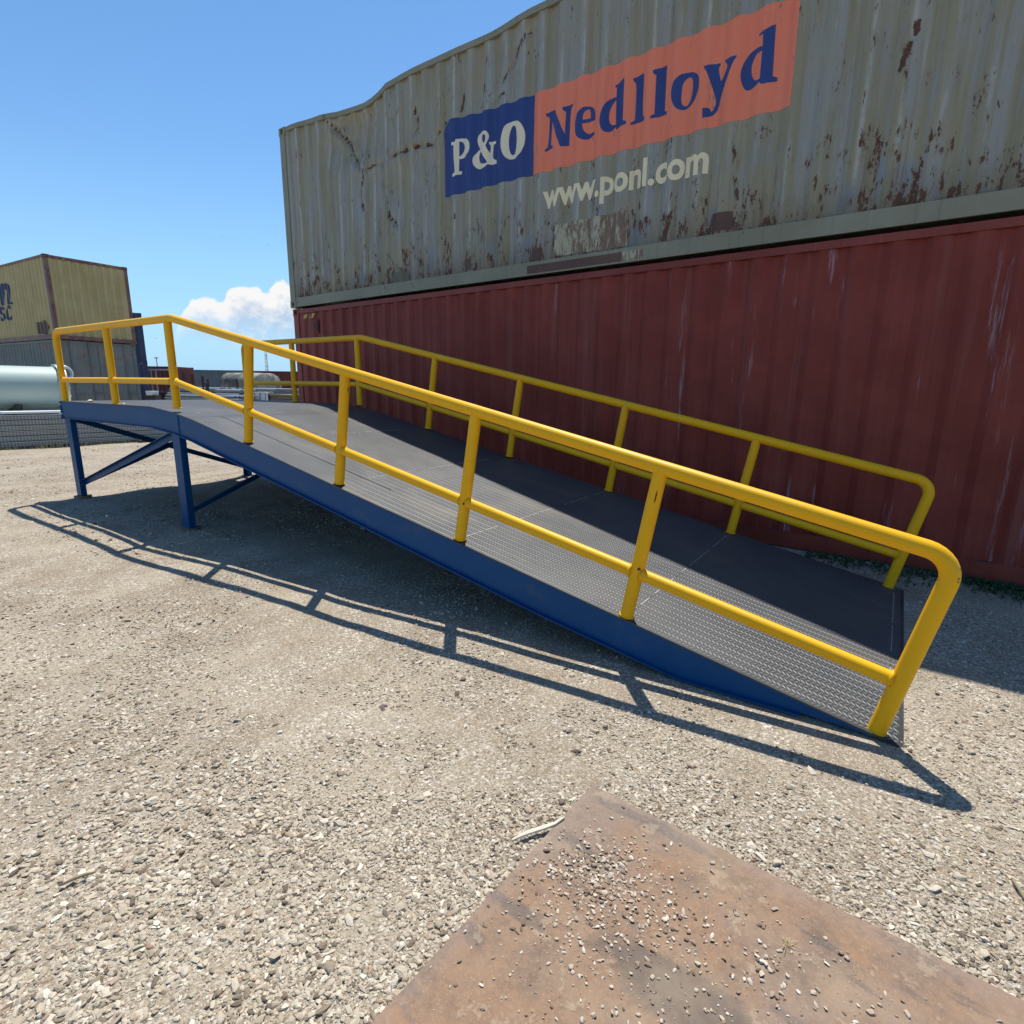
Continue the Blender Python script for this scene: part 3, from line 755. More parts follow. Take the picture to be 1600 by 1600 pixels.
LET = {
'P': [[(-5.719,4.688),(-5.652,4.681),(-5.645,4.711),(-5.572,4.712),(-5.477,4.688),(-5.418,4.648),(-5.394,4.588),(-5.407,4.52),(-5.46,4.484),(-5.55,4.468),(-5.60,4.474),(-5.605,4.329),(-5.561,4.322),(-5.562,4.286),(-5.632,4.287),(-5.694,4.265),(-5.702,4.301),(-5.656,4.324),(-5.675,4.497),(-5.677,4.643),(-5.714,4.651)],[(-5.60,4.679),(-5.565,4.674),(-5.52,4.635),(-5.51,4.58),(-5.54,4.527),(-5.60,4.503)]],
'ampersand': [[(-5.278,4.678),(-5.232,4.701),(-5.164,4.699),(-5.108,4.68),(-5.074,4.63),(-5.085,4.572),(-5.13,4.525),(-5.095,4.468),(-5.062,4.422),(-5.051,4.504),(-5.079,4.533),(-5.074,4.55),(-4.979,4.548),(-4.982,4.519),(-5.018,4.511),(-5.03,4.394),(-5.016,4.347),(-4.966,4.329),(-4.966,4.291),(-5.061,4.287),(-5.083,4.304),(-5.151,4.271),(-5.232,4.276),(-5.301,4.301),(-5.348,4.35),(-5.357,4.415),(-5.33,4.464),(-5.272,4.499),(-5.238,4.51),(-5.278,4.57),(-5.295,4.628)],[(-5.192,4.65),(-5.164,4.661),(-5.136,4.645),(-5.128,4.597),(-5.15,4.552),(-5.181,4.582),(-5.201,4.621)],[(-5.226,4.485),(-5.192,4.442),(-5.095,4.325),(-5.14,4.315),(-5.209,4.333),(-5.246,4.36),(-5.261,4.418),(-5.249,4.462)]],
'O': [[(-4.698,4.704),(-4.626,4.682),(-4.558,4.626),(-4.515,4.544),(-4.51,4.456),(-4.527,4.372),(-4.577,4.31),(-4.659,4.283),(-4.755,4.287),(-4.814,4.323),(-4.863,4.402),(-4.881,4.481),(-4.871,4.576),(-4.834,4.656),(-4.771,4.7)],[(-4.708,4.659),(-4.671,4.632),(-4.644,4.56),(-4.637,4.47),(-4.651,4.385),(-4.681,4.332),(-4.723,4.328),(-4.755,4.372),(-4.770,4.458),(-4.765,4.561),(-4.745,4.63)]],
'N': [[(-4.223,4.656),(-4.101,4.672),(-4.084,4.65),(-3.948,4.378),(-3.941,4.606),(-3.98,4.627),(-3.981,4.655),(-3.865,4.673),(-3.864,4.649),(-3.889,4.628),(-3.895,4.256),(-3.998,4.259),(-4.135,4.557),(-4.149,4.313),(-4.123,4.307),(-4.126,4.283),(-4.165,4.271),(-4.223,4.258),(-4.224,4.284),(-4.183,4.308),(-4.171,4.606),(-4.216,4.626)]],
'e': [[(-3.817,4.415),(-3.814,4.486),(-3.786,4.551),(-3.726,4.586),(-3.655,4.591),(-3.598,4.569),(-3.568,4.519),(-3.566,4.437),(-3.713,4.426),(-3.705,4.373),(-3.672,4.326),(-3.625,4.311),(-3.576,4.327),(-3.569,4.298),(-3.608,4.271),(-3.679,4.257),(-3.753,4.289),(-3.803,4.34)],[(-3.709,4.461),(-3.707,4.515),(-3.683,4.552),(-3.643,4.561),(-3.626,4.526),(-3.628,4.468)]],
'd': [[(-3.334,4.705),(-3.214,4.732),(-3.207,4.334),(-3.166,4.316),(-3.167,4.29),(-3.298,4.280),(-3.309,4.302),(-3.36,4.268),(-3.419,4.273),(-3.465,4.308),(-3.493,4.377),(-3.492,4.446),(-3.471,4.51),(-3.416,4.564),(-3.369,4.589),(-3.312,4.593),(-3.313,4.683),(-3.332,4.685)],[(-3.312,4.563),(-3.361,4.527),(-3.382,4.472),(-3.389,4.405),(-3.375,4.352),(-3.344,4.327),(-3.306,4.328)]],
'l1': [[(-3.118,4.705),(-3.007,4.732),(-2.997,4.338),(-2.965,4.315),(-2.968,4.279),(-3.07,4.282),(-3.119,4.271),(-3.121,4.294),(-3.081,4.314),(-3.081,4.655),(-3.114,4.675)]],
'l2': [[(-2.895,4.706),(-2.76,4.728),(-2.755,4.32),(-2.728,4.31),(-2.731,4.286),(-2.82,4.276),(-2.894,4.272),(-2.892,4.297),(-2.853,4.309),(-2.857,4.66),(-2.889,4.676)]],
'o': [[(-2.692,4.453),(-2.682,4.515),(-2.653,4.563),(-2.589,4.589),(-2.515,4.597),(-2.459,4.579),(-2.414,4.535),(-2.4,4.469),(-2.407,4.401),(-2.447,4.332),(-2.498,4.282),(-2.562,4.268),(-2.622,4.298),(-2.67,4.367)],[(-2.575,4.422),(-2.572,4.493),(-2.547,4.538),(-2.507,4.554),(-2.477,4.53),(-2.471,4.449),(-2.478,4.372),(-2.501,4.315),(-2.537,4.3),(-2.567,4.324),(-2.576,4.374)]],
'y': [[(-2.361,4.59),(-2.216,4.585),(-2.21,4.569),(-2.232,4.545),(-2.195,4.428),(-2.141,4.511),(-2.14,4.548),(-2.168,4.575),(-2.168,4.595),(-2.054,4.589),(-2.055,4.575),(-2.087,4.54),(-2.109,4.486),(-2.158,4.379),(-2.188,4.288),(-2.194,4.212),(-2.221,4.168),(-2.268,4.144),(-2.339,4.142),(-2.347,4.229),(-2.284,4.223),(-2.264,4.183),(-2.235,4.222),(-2.225,4.274),(-2.33,4.542),(-2.357,4.565)]],
'd2': [[(-1.874,4.705),(-1.732,4.735),(-1.721,4.335),(-1.682,4.319),(-1.681,4.29),(-1.81,4.283),(-1.828,4.311),(-1.882,4.288),(-1.938,4.278),(-1.974,4.306),(-2.007,4.382),(-2.01,4.458),(-1.984,4.532),(-1.945,4.582),(-1.891,4.606),(-1.826,4.593),(-1.833,4.692),(-1.869,4.69)],[(-1.827,4.557),(-1.878,4.559),(-1.907,4.523),(-1.921,4.469),(-1.915,4.409),(-1.894,4.358),(-1.863,4.336),(-1.827,4.336)]]}
for kx, loops in LET.items():
    oskin('letter', loops, CREAM.m if kx in ('P', 'ampersand', 'O') else BLUE.m, .0044, 2)
def text_mesh(body, size, bold=0.0, x=0, z=0, width=None):
    cu = bpy.data.curves.new('tmp', 'FONT'); cu.body = body; cu.size = size; cu.offset = bold; cu.resolution_u = 4
    o = bpy.data.objects.new('tmp', cu); COL.objects.link(o)
    dg = bpy.context.evaluated_depsgraph_get(); me = bpy.data.meshes.new_from_object(o.evaluated_get(dg))
    bpy.data.objects.remove(o); bpy.data.curves.remove(cu)
    xs = [v.co.x for v in me.vertices]; x0, x1 = min(xs), max(xs); k = (width/(x1-x0)) if width else 1
    for v in me.vertices: v.co.x = (v.co.x-x0)*k+x; v.co.y = v.co.y+z
    return me
CREAM2 = worn('web_cream', (.86,.70,.38), (.90,.80,.56), under=(.29,.27,.19), amt=.60, soft=.02)
fold('web_address', text_mesh('www.ponl.com', .37, .012, -4.24-XL, 3.655-CH, 1.99), CREAM2.m, .0030, olive, prof_o, pl_o, .0487, olive_dent)
# repair patches, faded repaint squares, pale panel with rust
PATCH = paint('patch_brown', (.105,.060,.045), (.15,.085,.06), rust=(.08,.03,.02), rustamt=.56)
PALE = worn('patch_pale', (.42,.385,.26), (.48,.44,.31), under=(.20,.10,.05), amt=.455, soft=.07)
BLUP = worn('patch_blue', (.14,.19,.26), (.18,.215,.25), amt=.55, soft=.15)
RAWP = paint('patch_olive', (.15,.13,.09), (.19,.16,.11), rustamt=.55)
for i, (x0, x1, z0, z1, mt) in enumerate([(-5.53,-5.37,3.08,3.225,PATCH),(-4.40,-4.235,3.065,3.21,PATCH),(-2.17,-1.96,3.085,3.255,PATCH),
    (-7.0,-6.65,3.07,3.215,RAWP),(-4.03,-3.10,3.085,3.44,PALE)]):
    j = lambda: random.uniform(-.012, .012)
    oskin('repair_patch', [[(x0+j(), z0+j()), (x1+j(), z0+j()), (x1+j(), z1+j()), (x0+j(), z1+j())]], mt.m, .0014+.0001*i, 0)
for (x0, x1, mt, ds) in ((-4.43, -3.13, PATCH, 'brown rusty repair plate on the bottom rail'), (-3.125, -2.88, PALE, 'pale repainted stretch of bottom rail')):
    mb = MB(); mb.box(x0-XL, x1-XL, .0045, .0079, .03, .125); mb.build('repair_patch', mt.m, olive)['label'] = ds
# red container: hazard tape marks and vent cover
prof_r = [(red['prof'][i], red['prof'][i+1]) for i in range(0, len(red['prof']), 2)]
TAPE = Mat('tape_yellow', rough=.5, base=(.55,.42,.12))
for i in range(3):
    x0 = .295+.125*i-.0; z0 = 2.70
    skin('tape_stripe', [[(x0, z0), (x0+.05, z0), (x0+.085, z0+.075), (x0+.035, z0+.075)]], TAPE.m, .003, red, prof_r, lambda x, d, z: (x, .020+d, z), smooth_it=0)
mb = MB(); mb.box(.66, .74, .002, .03, 2.44, 2.66); mb.build('vent_cover', RD.m, red, bevel=.004)
mb = MB(); mb.box(.675, .725, -.002, .0019, 2.46, 2.64); mb.build('vent_slot', Mat('vent_dark', base=(.02,.012,.012)).m, red)

# --- yellow and grey containers far left
YM = paint('yellow_paint', (.40,.315,.14), (.46,.37,.18), rust=(.10,.045,.04), rustamt=.64, grime=.5, rough=.55)
YR = paint('yellow_rusty_rail', (.17,.085,.075), (.24,.16,.07), rust=(.09,.04,.045), rustamt=.5)
GM = paint('grey_green_paint', (.13,.155,.145), (.17,.20,.19), rust=(.16,.075,.045), rustamt=.55, rough=.6)
GE = paint('grey_door_paint', (.15,.165,.155), (.20,.205,.185), rust=(.14,.075,.05), rustamt=.54, rough=.6)
rzY = radians(6.0)       # container runs back-left from its near corner
Lf = 6.058
def near_corner(px, py, L): return (px-L*cos(rzY), py-L*sin(rzY))
ox_, oy_ = near_corner(-23.6, 5.88, Lf)
yel = container('yellow_container', (ox_, oy_, 2.90), rzY, Lf, 2.62, YM.m, YR.m,
                'faded yellow container with dark blue letters, on top of the grey container at far left', darkmat=YR.m, phase=.05)
gry = container('grey_container', (ox_-.1, oy_-.02, 0), rzY, Lf, 2.896, GM.m, GM.m,
                'rust stained grey green container with doors, underneath the yellow one', doors=Lf, endmat=GE.m)
# ship line letters m over sc, in yellow container's own plane (distance from near corner, height)
prof_y = [(yel['prof'][i], yel['prof'][i+1]) for i in range(0, len(yel['prof']), 2)]
NAVY = worn('shipline_navy', (.018,.030,.075), (.03,.045,.10), under=(.25,.21,.09), amt=.68)
def yskin(loops, off=.004, it=2): return skin('letter', [[(Lf-(1.24*s-.038), 1.539+(z-1.539)*1.027-2.90) for s, z in lp] for lp in loops], NAVY.m, off, yel, prof_y, lambda x, d, z: (x, .020+d, z), smooth_it=it)
yskin([[(3.95,4.84),(3.78,4.85),(3.72,4.80),(3.58,4.85),(3.43,4.81),(3.36,4.77),(3.24,4.83),(3.05,4.838),(2.982,4.783),(2.86,4.834),(2.698,4.795),(2.624,4.687),(2.70,4.193),(2.543,4.183),(2.562,4.112),(2.931,4.121),(2.934,4.184),(2.875,4.578),(2.973,4.640),(3.066,4.579),(3.165,4.196),(3.158,4.133),(3.46,4.127),(3.46,4.19),(3.40,4.57),(3.50,4.64),(3.60,4.57),(3.70,4.20),(3.70,4.13),(4.02,4.13),(4.02,4.19),(3.93,4.20),(3.88,4.72)]], .004, 1)
yskin([[(2.722,4.068),(2.889,4.108),(3.043,4.084),(3.146,3.941),(3.182,3.665),(3.09,3.597),(2.923,3.591),(2.756,3.70),(2.745,3.78),(2.871,3.767),(2.907,3.70),(2.987,3.712),(3.01,3.828),(2.968,3.974),(2.887,4.002),(2.843,3.925),(2.7,3.94)]])
yskin([[(3.66,4.03),(3.56,4.10),(3.40,4.105),(3.327,4.07),(3.285,3.98),(3.40,3.97),(3.45,4.02),(3.53,4.0),(3.52,3.95),(3.32,3.86),(3.283,3.72),(3.38,3.62),(3.58,3.60),(3.70,3.66),(3.74,3.77),(3.62,3.78),(3.56,3.70),(3.46,3.70),(3.45,3.77),(3.62,3.86),(3.68,3.95)]])
for lp in ([(1.415,3.44),(1.0,3.44),(.98,3.05),(1.43,3.05)], [(.95,3.47),(.60,3.47),(.46,3.25),(.62,2.97),(.93,3.02)]):
    skin('repair_patch', [[(Lf-s, z-2.90+.05) for s, z in lp]], PATCH.m, .0035, yel, prof_y, lambda x, d, z: (x, .020+d, z), smooth_it=1)
# --- far containers
NV = paint('navy_container_paint', (.030,.040,.085), (.045,.06,.11)); DR = paint('dark_red_far', (.105,.028,.030), (.14,.04,.04)); BG = paint('blue_grey_far', (.10,.135,.15), (.14,.175,.185))
def far_container(name, p0, p1, H, mat, label, stack=0.0):
    """p0 left foot, p1 right foot of the long side that faces the yard"""
    d = Vector(p1)-Vector(p0); L = d.length
    return container(name, (p0[0], p0[1], stack), atan2(d.y, d.x), L, H, mat, mat, label)
ex_ = Vector((cos(rzY), sin(rzY)))
a0 = Vector((-35.2, 12.66))-ex_*6.06-Vector((-ex_.y, ex_.x))*2.438
for k_, st in enumerate((0, 2.591)):
    container('navy_container', (a0.x, a0.y, st), rzY, 6.058, 2.591, NV.m, NV.m,
              ['lower dark navy container seen behind the right edge of the grey container', 'upper dark navy container seen behind the right edge of the yellow container'][k_], group='stacked navy containers')
far_container('dark_red_container', (-46.0, 12.6), (-41.3, 16.4), 2.62, DR.m, 'distant dark red container just right of the grey container, behind a white bar')
far_container('blue_grey_container', (-50.4, 19.7), (-45.3, 23.6), 2.62, BG.m, 'distant blue grey container seen under the far sky between yellow rail posts')
far_container('brown_red_container', (-45.2, 23.68), (-35.7, 31.1), 2.60, DR.m, 'distant brownish red container ending behind the tall container stack')

# ================================================================== YARD RAMP
PHI = 0.0586; RX, RY, RW = -9.3545, 2.2552, 2.4711
ramp = empty('loading_ramp', (RX, RY, 0), PHI, 'blue steel loading ramp with grey checker plate deck and yellow pipe handrails', 'loading ramp')
PROF = [(0, 1.287), (2.58, 1.290), (3.08, 1.247), (3.45, 1.190), (9.42, 0.0)]
SL = 1.19/5.97
def dz_(u):
    for (a, z0), (b, z1) in zip(PROF[:-1], PROF[1:]):
        if u <= b: return z0+(z1-z0)*(u-a)/(b-a)
    return 0.0
def nrm(u):   # surface normal in u-z plane
    if u < 2.58: return (0, 1)
    if u < 3.45: t = .12
    else: t = SL
    l = sqrt(1+t*t); return (t/l, 1/l)
BL = Mat('ramp_blue', rough=.42, spec=.22)
a = BL.noise(1.4, 4, .6); b = BL.noise(14, 6, .7, BL.map((1,1,.5)))
c = BL.mix(a, (.0012,.055,.165), (.002,.072,.205)); c = BL.mix(BL.math('MULTIPLY', BL.step(b, .58, .78), .35), c, (.075,.11,.16))
c = BL.mix(BL.step(BL.noise(45, 5, .7), .70, .73), c, (.10,.07,.05)); ds = BL.noise(3.0, 6, .68, BL.map((1,1,1.5), (2,9,1))); c = BL.mix(BL.math('MULTIPLY', BL.step(ds, .52, .74), .32), c, (.10,.115,.13))
c = BL.mix(BL.step(BL.noise(1.0, 6, .8, BL.map((9, 9, 30), (1,1,1))), .685, .70), c, (.14,.15,.16))
BL.color(c); BL.bump(a, .1, .01)
YE = Mat('rail_yellow', rough=.47, spec=.28)
a = YE.noise(2.2, 5, .6); b = YE.noise(60, 4, .6); w_ = YE.noise(9, 8, .75)
c = YE.mix(a, (.80,.40,.002), (.86,.455,.004)); c = YE.mix(YE.math('MULTIPLY', YE.step(YE.noise(5, 6, .7), .55, .75), .30), c, (.42,.24,.05))
gr = YE.noise(3.1, 7, .72, YE.map((1,1,1), (6,1,2))); c = YE.mix(YE.math('MULTIPLY', YE.step(gr, .55, .72), .30), c, (.33,.20,.07))
c = YE.mix(YE.step(w_, .665, .68), c, (.09,.05,.03)); YE.color(c); YE.bump(b, .10, .002)
DKM = Mat('checker_steel', rough=.5, metal=.6, spec=.35)
a = DKM.noise(1.1, 6, .65); b = DKM.noise(9, 6, .7, DKM.map((.35,1,1)))
c = DKM.mix(DKM.step(a, .35, .7), (.058,.063,.068), (.096,.10,.102)); c = DKM.mix(DKM.math('MULTIPLY', DKM.step(b, .5, .8), .45), c, (.13,.125,.12))
dst = DKM.noise(1.0, 5, .62, DKM.map((.8, 2.6, 1), (4,2,0)))
c = DKM.mix(DKM.math('MULTIPLY', DKM.step(dst, .50, .70), .55), c, (.17,.145,.115))
scr = DKM.noise(1.0, 5, .75, DKM.map((2.5, 60, 1), (1,7,0))); c = DKM.mix(DKM.math('MULTIPLY', DKM.step(scr, .62, .72), .5), c, (.26,.255,.25))
DKM.color(c); DKM.rough(DKM.math('ADD', .40, DKM.math('MULTIPLY', b, .25)))
LUG = Mat('tread_worn', rough=.62, metal=.45, base=(.27,.26,.25)); 
lx = LUG.xyz()
lc = LUG.mix(LUG.noise(3, 5, .6), (.125,.13,.135), (.225,.225,.225)); near_sheen = LUG.step(LUG.math('MULTIPLY', lx[1], -1.0), -.75, -.25)   # lugs paler low down; sun sheen along the near edge painted in
LUG.color(LUG.mix(LUG.math('ADD', LUG.math('MULTIPLY', LUG.step(lx[0], 4.4, 7.6), .75), LUG.math('MULTIPLY', near_sheen, .25), clamp=True), LUG.mix(LUG.noise(1.1, 6, .65), (.075,.077,.082), (.115,.115,.117)), lc))
WELD = Mat('weld_bead', rough=.6, metal=.3, base=(.34,.33,.31))
# deck plates: side strips and centre sheets; thickness 8 mm
def deckbox(u0, u1, v0, v1, name='deck_plate', mat=None, lift=0.0, th=.008, div=None):
    us_ = sorted(set([u0, u1]+[q[0] for q in PROF if u0 < q[0] < u1])); mb = MB(); n = len(us_)
    for u in us_:
        nx_, nz_ = nrm(min(u, u1-1e-4)) if u != 2.58 and u != 3.08 and u != 3.45 else nrm(u)
        z = dz_(u)
        for v in (v0, v1):
            mb.v.append((u+nx_*lift, v, z+nz_*lift)); mb.v.append((u+nx_*(lift-th), v, z+nz_*(lift-th)))
    for i in range(n-1):
        q = i*4
        mb.f += [(q, q+4, q+6, q+2), (q+1, q+3, q+7, q+5), (q, q+1, q+5, q+4), (q+2, q+6, q+7, q+3)]
    mb.f += [(0, 2, 3, 1), (4*n-4, 4*n-3, 4*n-1, 4*n-2)]
    return mb.build(name, mat or DKM.m, ramp)
g = .0025; E0 = .345; E1 = RW-.345
joints = [4.26, 5.55, 6.82, 8.07, 9.355]
deckbox(0.0, 3.35-g, 0, RW)
deckbox(3.35+g, 4.26, E0+g*1.6, E1-g*1.6); deckbox(4.263, 5.55, E0+g*1.6, E1-g*1.6); deckbox(5.553, 5.855, E0+g*1.6, E1-g*1.6)
deckbox(3.35+g, 5.855, 0, E0-g*1.6); deckbox(3.35+g, 5.855, E1+g*1.6, RW)
deckbox(5.858, 6.82, 0, RW); deckbox(6.823, 8.07, 0, RW); deckbox(8.073, 9.355, 0, RW); deckbox(9.358, 9.42, 0, RW)
for u in joints:
    mb = MB(); v = E0+.02 if u < 5.8 else .03; vend = E1-.02 if u < 5.8 else RW-.03; nxx, nzz = nrm(u+.01)
    while v < vend:
        l = random.uniform(.02, .10)
        if random.random() < .72:
            mb.box(-.003, .003, v, min(v+l, vend), 0, .0016, Matrix.Translation((u+nxx*.0005, 0, dz_(u)+nzz*.0005)) @ Matrix.Rotation(atan2(nxx, nzz), 4, 'Y'))
        v += l+random.uniform(0, .03)
    mb.build('weld_bead', WELD.m, ramp)
for (u0, u1, v0, v1) in ((3.30, 5.90, E0-.03, E0+.03), (3.30, 5.90, E1-.03, E1+.03), (3.32, 3.38, E0+.031, E1-.031), (5.82, 5.89, E0+.031, E1-.031), (4.24, 4.29, E0+.031, E1-.031), (5.52, 5.58, E0+.031, E1-.031), (6.80, 6.84, .07, RW-.07), (8.05, 8.09, .07, RW-.07)):
    deckbox(u0, u1, v0, v1, 'seam_backing', BL.m, -.0085, .005)  # hidden strips added below the seams to block sun leaking through
# tread lugs, real relief
mb = MB(); pit = .0345; row = 0; u = .03
while u < 9.40:
    nx_, nz_ = nrm(u); tx, tz = nz_, -nx_; z = dz_(u); v = .03
    col_i = 0
    while v < RW-.02:
        sg = 1 if col_i % 2 == 0 else -1
        if not (3.3 < u < 5.9 and (abs(v-E0) < .018 or abs(v-E1) < .018)) and abs(u-3.35) > .02:
            ca, sa = cos(sg*pi/4), sin(sg*pi/4); wr = max(0, min(1, (u-4.6)/2.8)); hl, hw, ht = .0210, .0058, .0017*(.30+.70*wr*wr*(3-2*wr))
            n0 = len(mb.v)
            for (a_, b_, h_) in ((-hl,0,0),(0,-hw,0),(hl,0,0),(0,hw,0),(-hl*.45,0,ht),(hl*.45,0,ht)):
                du = a_*ca-b_*sa; dv = a_*sa+b_*ca; h_ += .0002
                mb.v.append((u+du*tx+h_*nx_, v+dv, z+du*tz+h_*nz_))
            mb.f += [(n0, n0+1, n0+4), (n0+1, n0+5, n0+4), (n0+1, n0+2, n0+5), (n0+2, n0+3, n0+5), (n0+3, n0+4, n0+5), (n0+3, n0, n0+4)]
        v += pit; col_i += 1
    u += pit*.66; row += 1
tag(mb.build('tread_pattern', LUG.m, ramp), kind='stuff')
# side channels (open side outward), cut off at the ground
def beam_section(v_out, v_in, z_of, name='side_beam'):
    sgn = 1 if v_in > v_out else -1; fl = .062; tw = .008; D = .215
    us_ = [0.012, 1.3, 2.56, 3.08, 3.42, 5, 6.5, 7.5, 8.4, 9.0, 9.30]
    mb = MB()
    def bot(u): return max(dz_(u)-.010-D, .006)
    def top(u): return dz_(u)-.0095
    # web
    wv = sorted((v_out+sgn*fl*.15, v_out+sgn*(fl*.15+tw)))
    def strip(va, vb, zt, zb, u0=0, u1=99):
        U = [u for u in us_ if u0 <= u <= u1]
        if len(U) < 2: return
        n0 = len(mb.v)
        for u in U:
            for v in (va, vb): mb.v += [(u, v, zt(u)), (u, v, min(zb(u), zt(u)-.001))]
        for i in range(len(U)-1):
            q = n0+i*4
            mb.f += [(q, q+4, q+6, q+2), (q+1, q+3, q+7, q+5), (q, q+1, q+5, q+4), (q+2, q+6, q+7, q+3)]
        mb.f += [(n0, n0+2, n0+3, n0+1)]; q = n0+(len(U)-1)*4; mb.f += [(q, q+1, q+3, q+2)]
    strip(wv[0], wv[1], lambda u: top(u)-.0085, lambda u: bot(u)+.0085)
    fo = sorted((v_out, v_out+sgn*fl))
    strip(fo[0], fo[1], top, lambda u: top(u)-.008)
    fo = sorted((v_out-sgn*.020, v_out+sgn*fl))
    strip(fo[0], fo[1], lambda u: bot(u)+.008, bot, 0, 9.0)
    return mb.build(name, BL.m, ramp)
beam_section(.004, 1, 0); beam_section(RW-.004, -1, 0)
mb = MB(); mb.box(-.004, .010, .002, RW-.002, 1.066, 1.277); mb.build('end_beam', BL.m, ramp)
for v in (.075, RW-.075):
    for z in (1.12, 1.23):
        for dv in (0,):
            mb = MB(); mb.tube([(-.014, v, z), (-.004, v, z)], .014, 6); mb.build('bolt', WELD.m, ramp)
BW = Mat('bolt_white', rough=.4, base=(.75,.75,.72))
for z in (1.10, 1.135, 1.225, 1.255)[::2]:
    mb = MB(); mb.tube([(.022, -.004, z+.02), (.022, .0125, z+.02)], .008, 8); mb.build('bolt_head', BW.m, ramp)
for u in (.9, 1.8, 2.7, 3.9, 4.9, 5.9, 6.9):
    t = dz_(u)-.012; mb = MB(); mb.box(u-.03, u+.03, .075, RW-.075, max(t-.10, .01), t-.01); mb.build('cross_member', BL.m, ramp)
mb = MB(); mb.box(3.146, 3.1495, .0055, .0125, 1.032, 1.225); mb.build('weld_seam', BL.m, ramp)
# legs: C channels, web to the outside
legs = []
def leg(u0, side):
    w, d, t = .150, .068, .009; mb = MB(); zt = dz_(u0+.05)-.228
    f = (lambda v: v) if side == 0 else (lambda v: RW-v)
    def bx(a, b, c, e): y = sorted((f(c), f(e))); mb.box(a, b, y[0], y[1], .0245, zt)
    bx(u0, u0+w, .012, .012+t); bx(u0, u0+t, .012+t, .012+d); bx(u0+w-t, u0+w, .012+t, .012+d)
    lg = mb.build('leg', BL.m, ramp, bevel=.002)
    FP = MB(); c = (u0+w/2, f(.05)); FP.tube([(c[0], c[1], -.012), (c[0], c[1], .024)], .10, 20); FP.build('foot_pad', RP.m if side == 0 else BL.m, lg)
    return lg
for u in (.085, 2.975):
    for s in (0, 1): leg(u, s)
# braces (flat bars / angles)
def brace(p, q, w=.035, t=.006):
    p, q = Vector(p), Vector(q); d = (q-p); L = d.length; x = d.normalized(); y = x.cross(Vector((0,0,1))).normalized(); z = x.cross(y)
    M = Matrix((x, y, z)).transposed().to_4x4(); M.translation = p
    mb = MB(); mb.box(0, L, -t/2, t/2, -w, w, M); mb.box(0, L, t/2+.0005, t/2+w*1.2, -w, -w+t, M); mb.build('brace', BL.m, ramp)
for s in (.082, RW-.082):
    brace((.20, s, .20), (3.0, s, 1.03))
brace((.16, .10, .20), (.16, RW-.10, 1.05)); brace((.145, .10, 1.05), (.145, RW-.10, .18))
brace((3.05, .10, .20), (3.05, RW-.10, 1.03), .028); brace((3.065, .10, 1.0), (3.065, RW-.10, .20), .028)
# handrails
PR = .0385; HR, HM = .877, .270; LB = 3.086; TILT = .8184; ANG = radians(11.3)
US = [.10, 1.638, 3.086]+[LB+s*cos(ANG) for s in (1.2821, 2.5533, 3.8253, 5.0828, 6.3499)]
def lean(i): return (0, 1) if i < 3 else (sin(ANG*TILT), cos(ANG*TILT)) if i < 7 else (sin(ANG*1.02), cos(ANG*1.02))
def railpt(i, off):
    u = US[i]; z = dz_(u) if i != 2 else 1.2848
    if i > 2: z = 1.2848-(u-LB)*math.tan(radians(11.466))
    dx, dzz = lean(i); off = off/(cos(ANG*(1-TILT)) if i > 2 else 1)
    return (u+dx*off, z+dzz*off)
for side in (0, 1):
    v = .045 if side == 0 else RW-.045
    US[0] = .10 if side == 0 else .36
    def p3(i, off): a, b = railpt(i, off); return Vector((a, v, b))
    kb = Vector((LB+HR*math.tan(ANG/2), v, 1.2848+HR))
    a0 = p3(0, HR); a1 = p3(7, HR)
    # one bent pipe: foot, bend, run, kink, run, bend, foot
    pts = [p3(0, -.0), p3(0, .3)]+fillet(p3(0, .3), a0, kb, .11, 8)
    pts += [kb+(a0-kb).normalized()*.03, kb+(a1-kb).normalized()*.03]
    pts += fillet(kb, a1, p3(7, .3), .115, 8)+[p3(7, .3), p3(7, -.005)]
    mb = MB(); mb.tube(pts, PR, 24); tr = mb.build('top_rail', YE.m, ramp, smooth='auto')
    for i in range(1, 7):
        top = kb if i == 2 else p3(i, HR)
        if i == 2: top = Vector((LB, v, 1.2848+HR-.002))
        d = (top-p3(i, 0)).normalized(); mb = MB()
        mb.tube([p3(i, -.004), top-d*.012], PR, 20); mb.build('post', YE.m, ramp, smooth='auto')
        wb = MB(); wb.tube([p3(i, .000)+d*.001, p3(i, .008)], [PR+.009, PR+.001], 16); wb.build('weld_collar', YE.m, ramp, smooth=True)
    for i in range(7):
        a_, b_ = p3(i, HM), p3(i+1, HM); d = (b_-a_).normalized()
        mb = MB(); mb.tube([a_+d*(PR-.014), b_-d*(PR-.014)], PR*.87, 20); mb.build('mid_rail', YE.m, ramp, smooth='auto')
        for q, s_ in ((a_, 1), (b_, -1)):
            wb = MB(); wb.tube([q+d*s_*(PR-.006), q+d*s_*(PR+.009)], [PR*.87+.009, PR*.87+.001], 16); wb.build('weld_collar', YE.m, ramp, smooth=True)
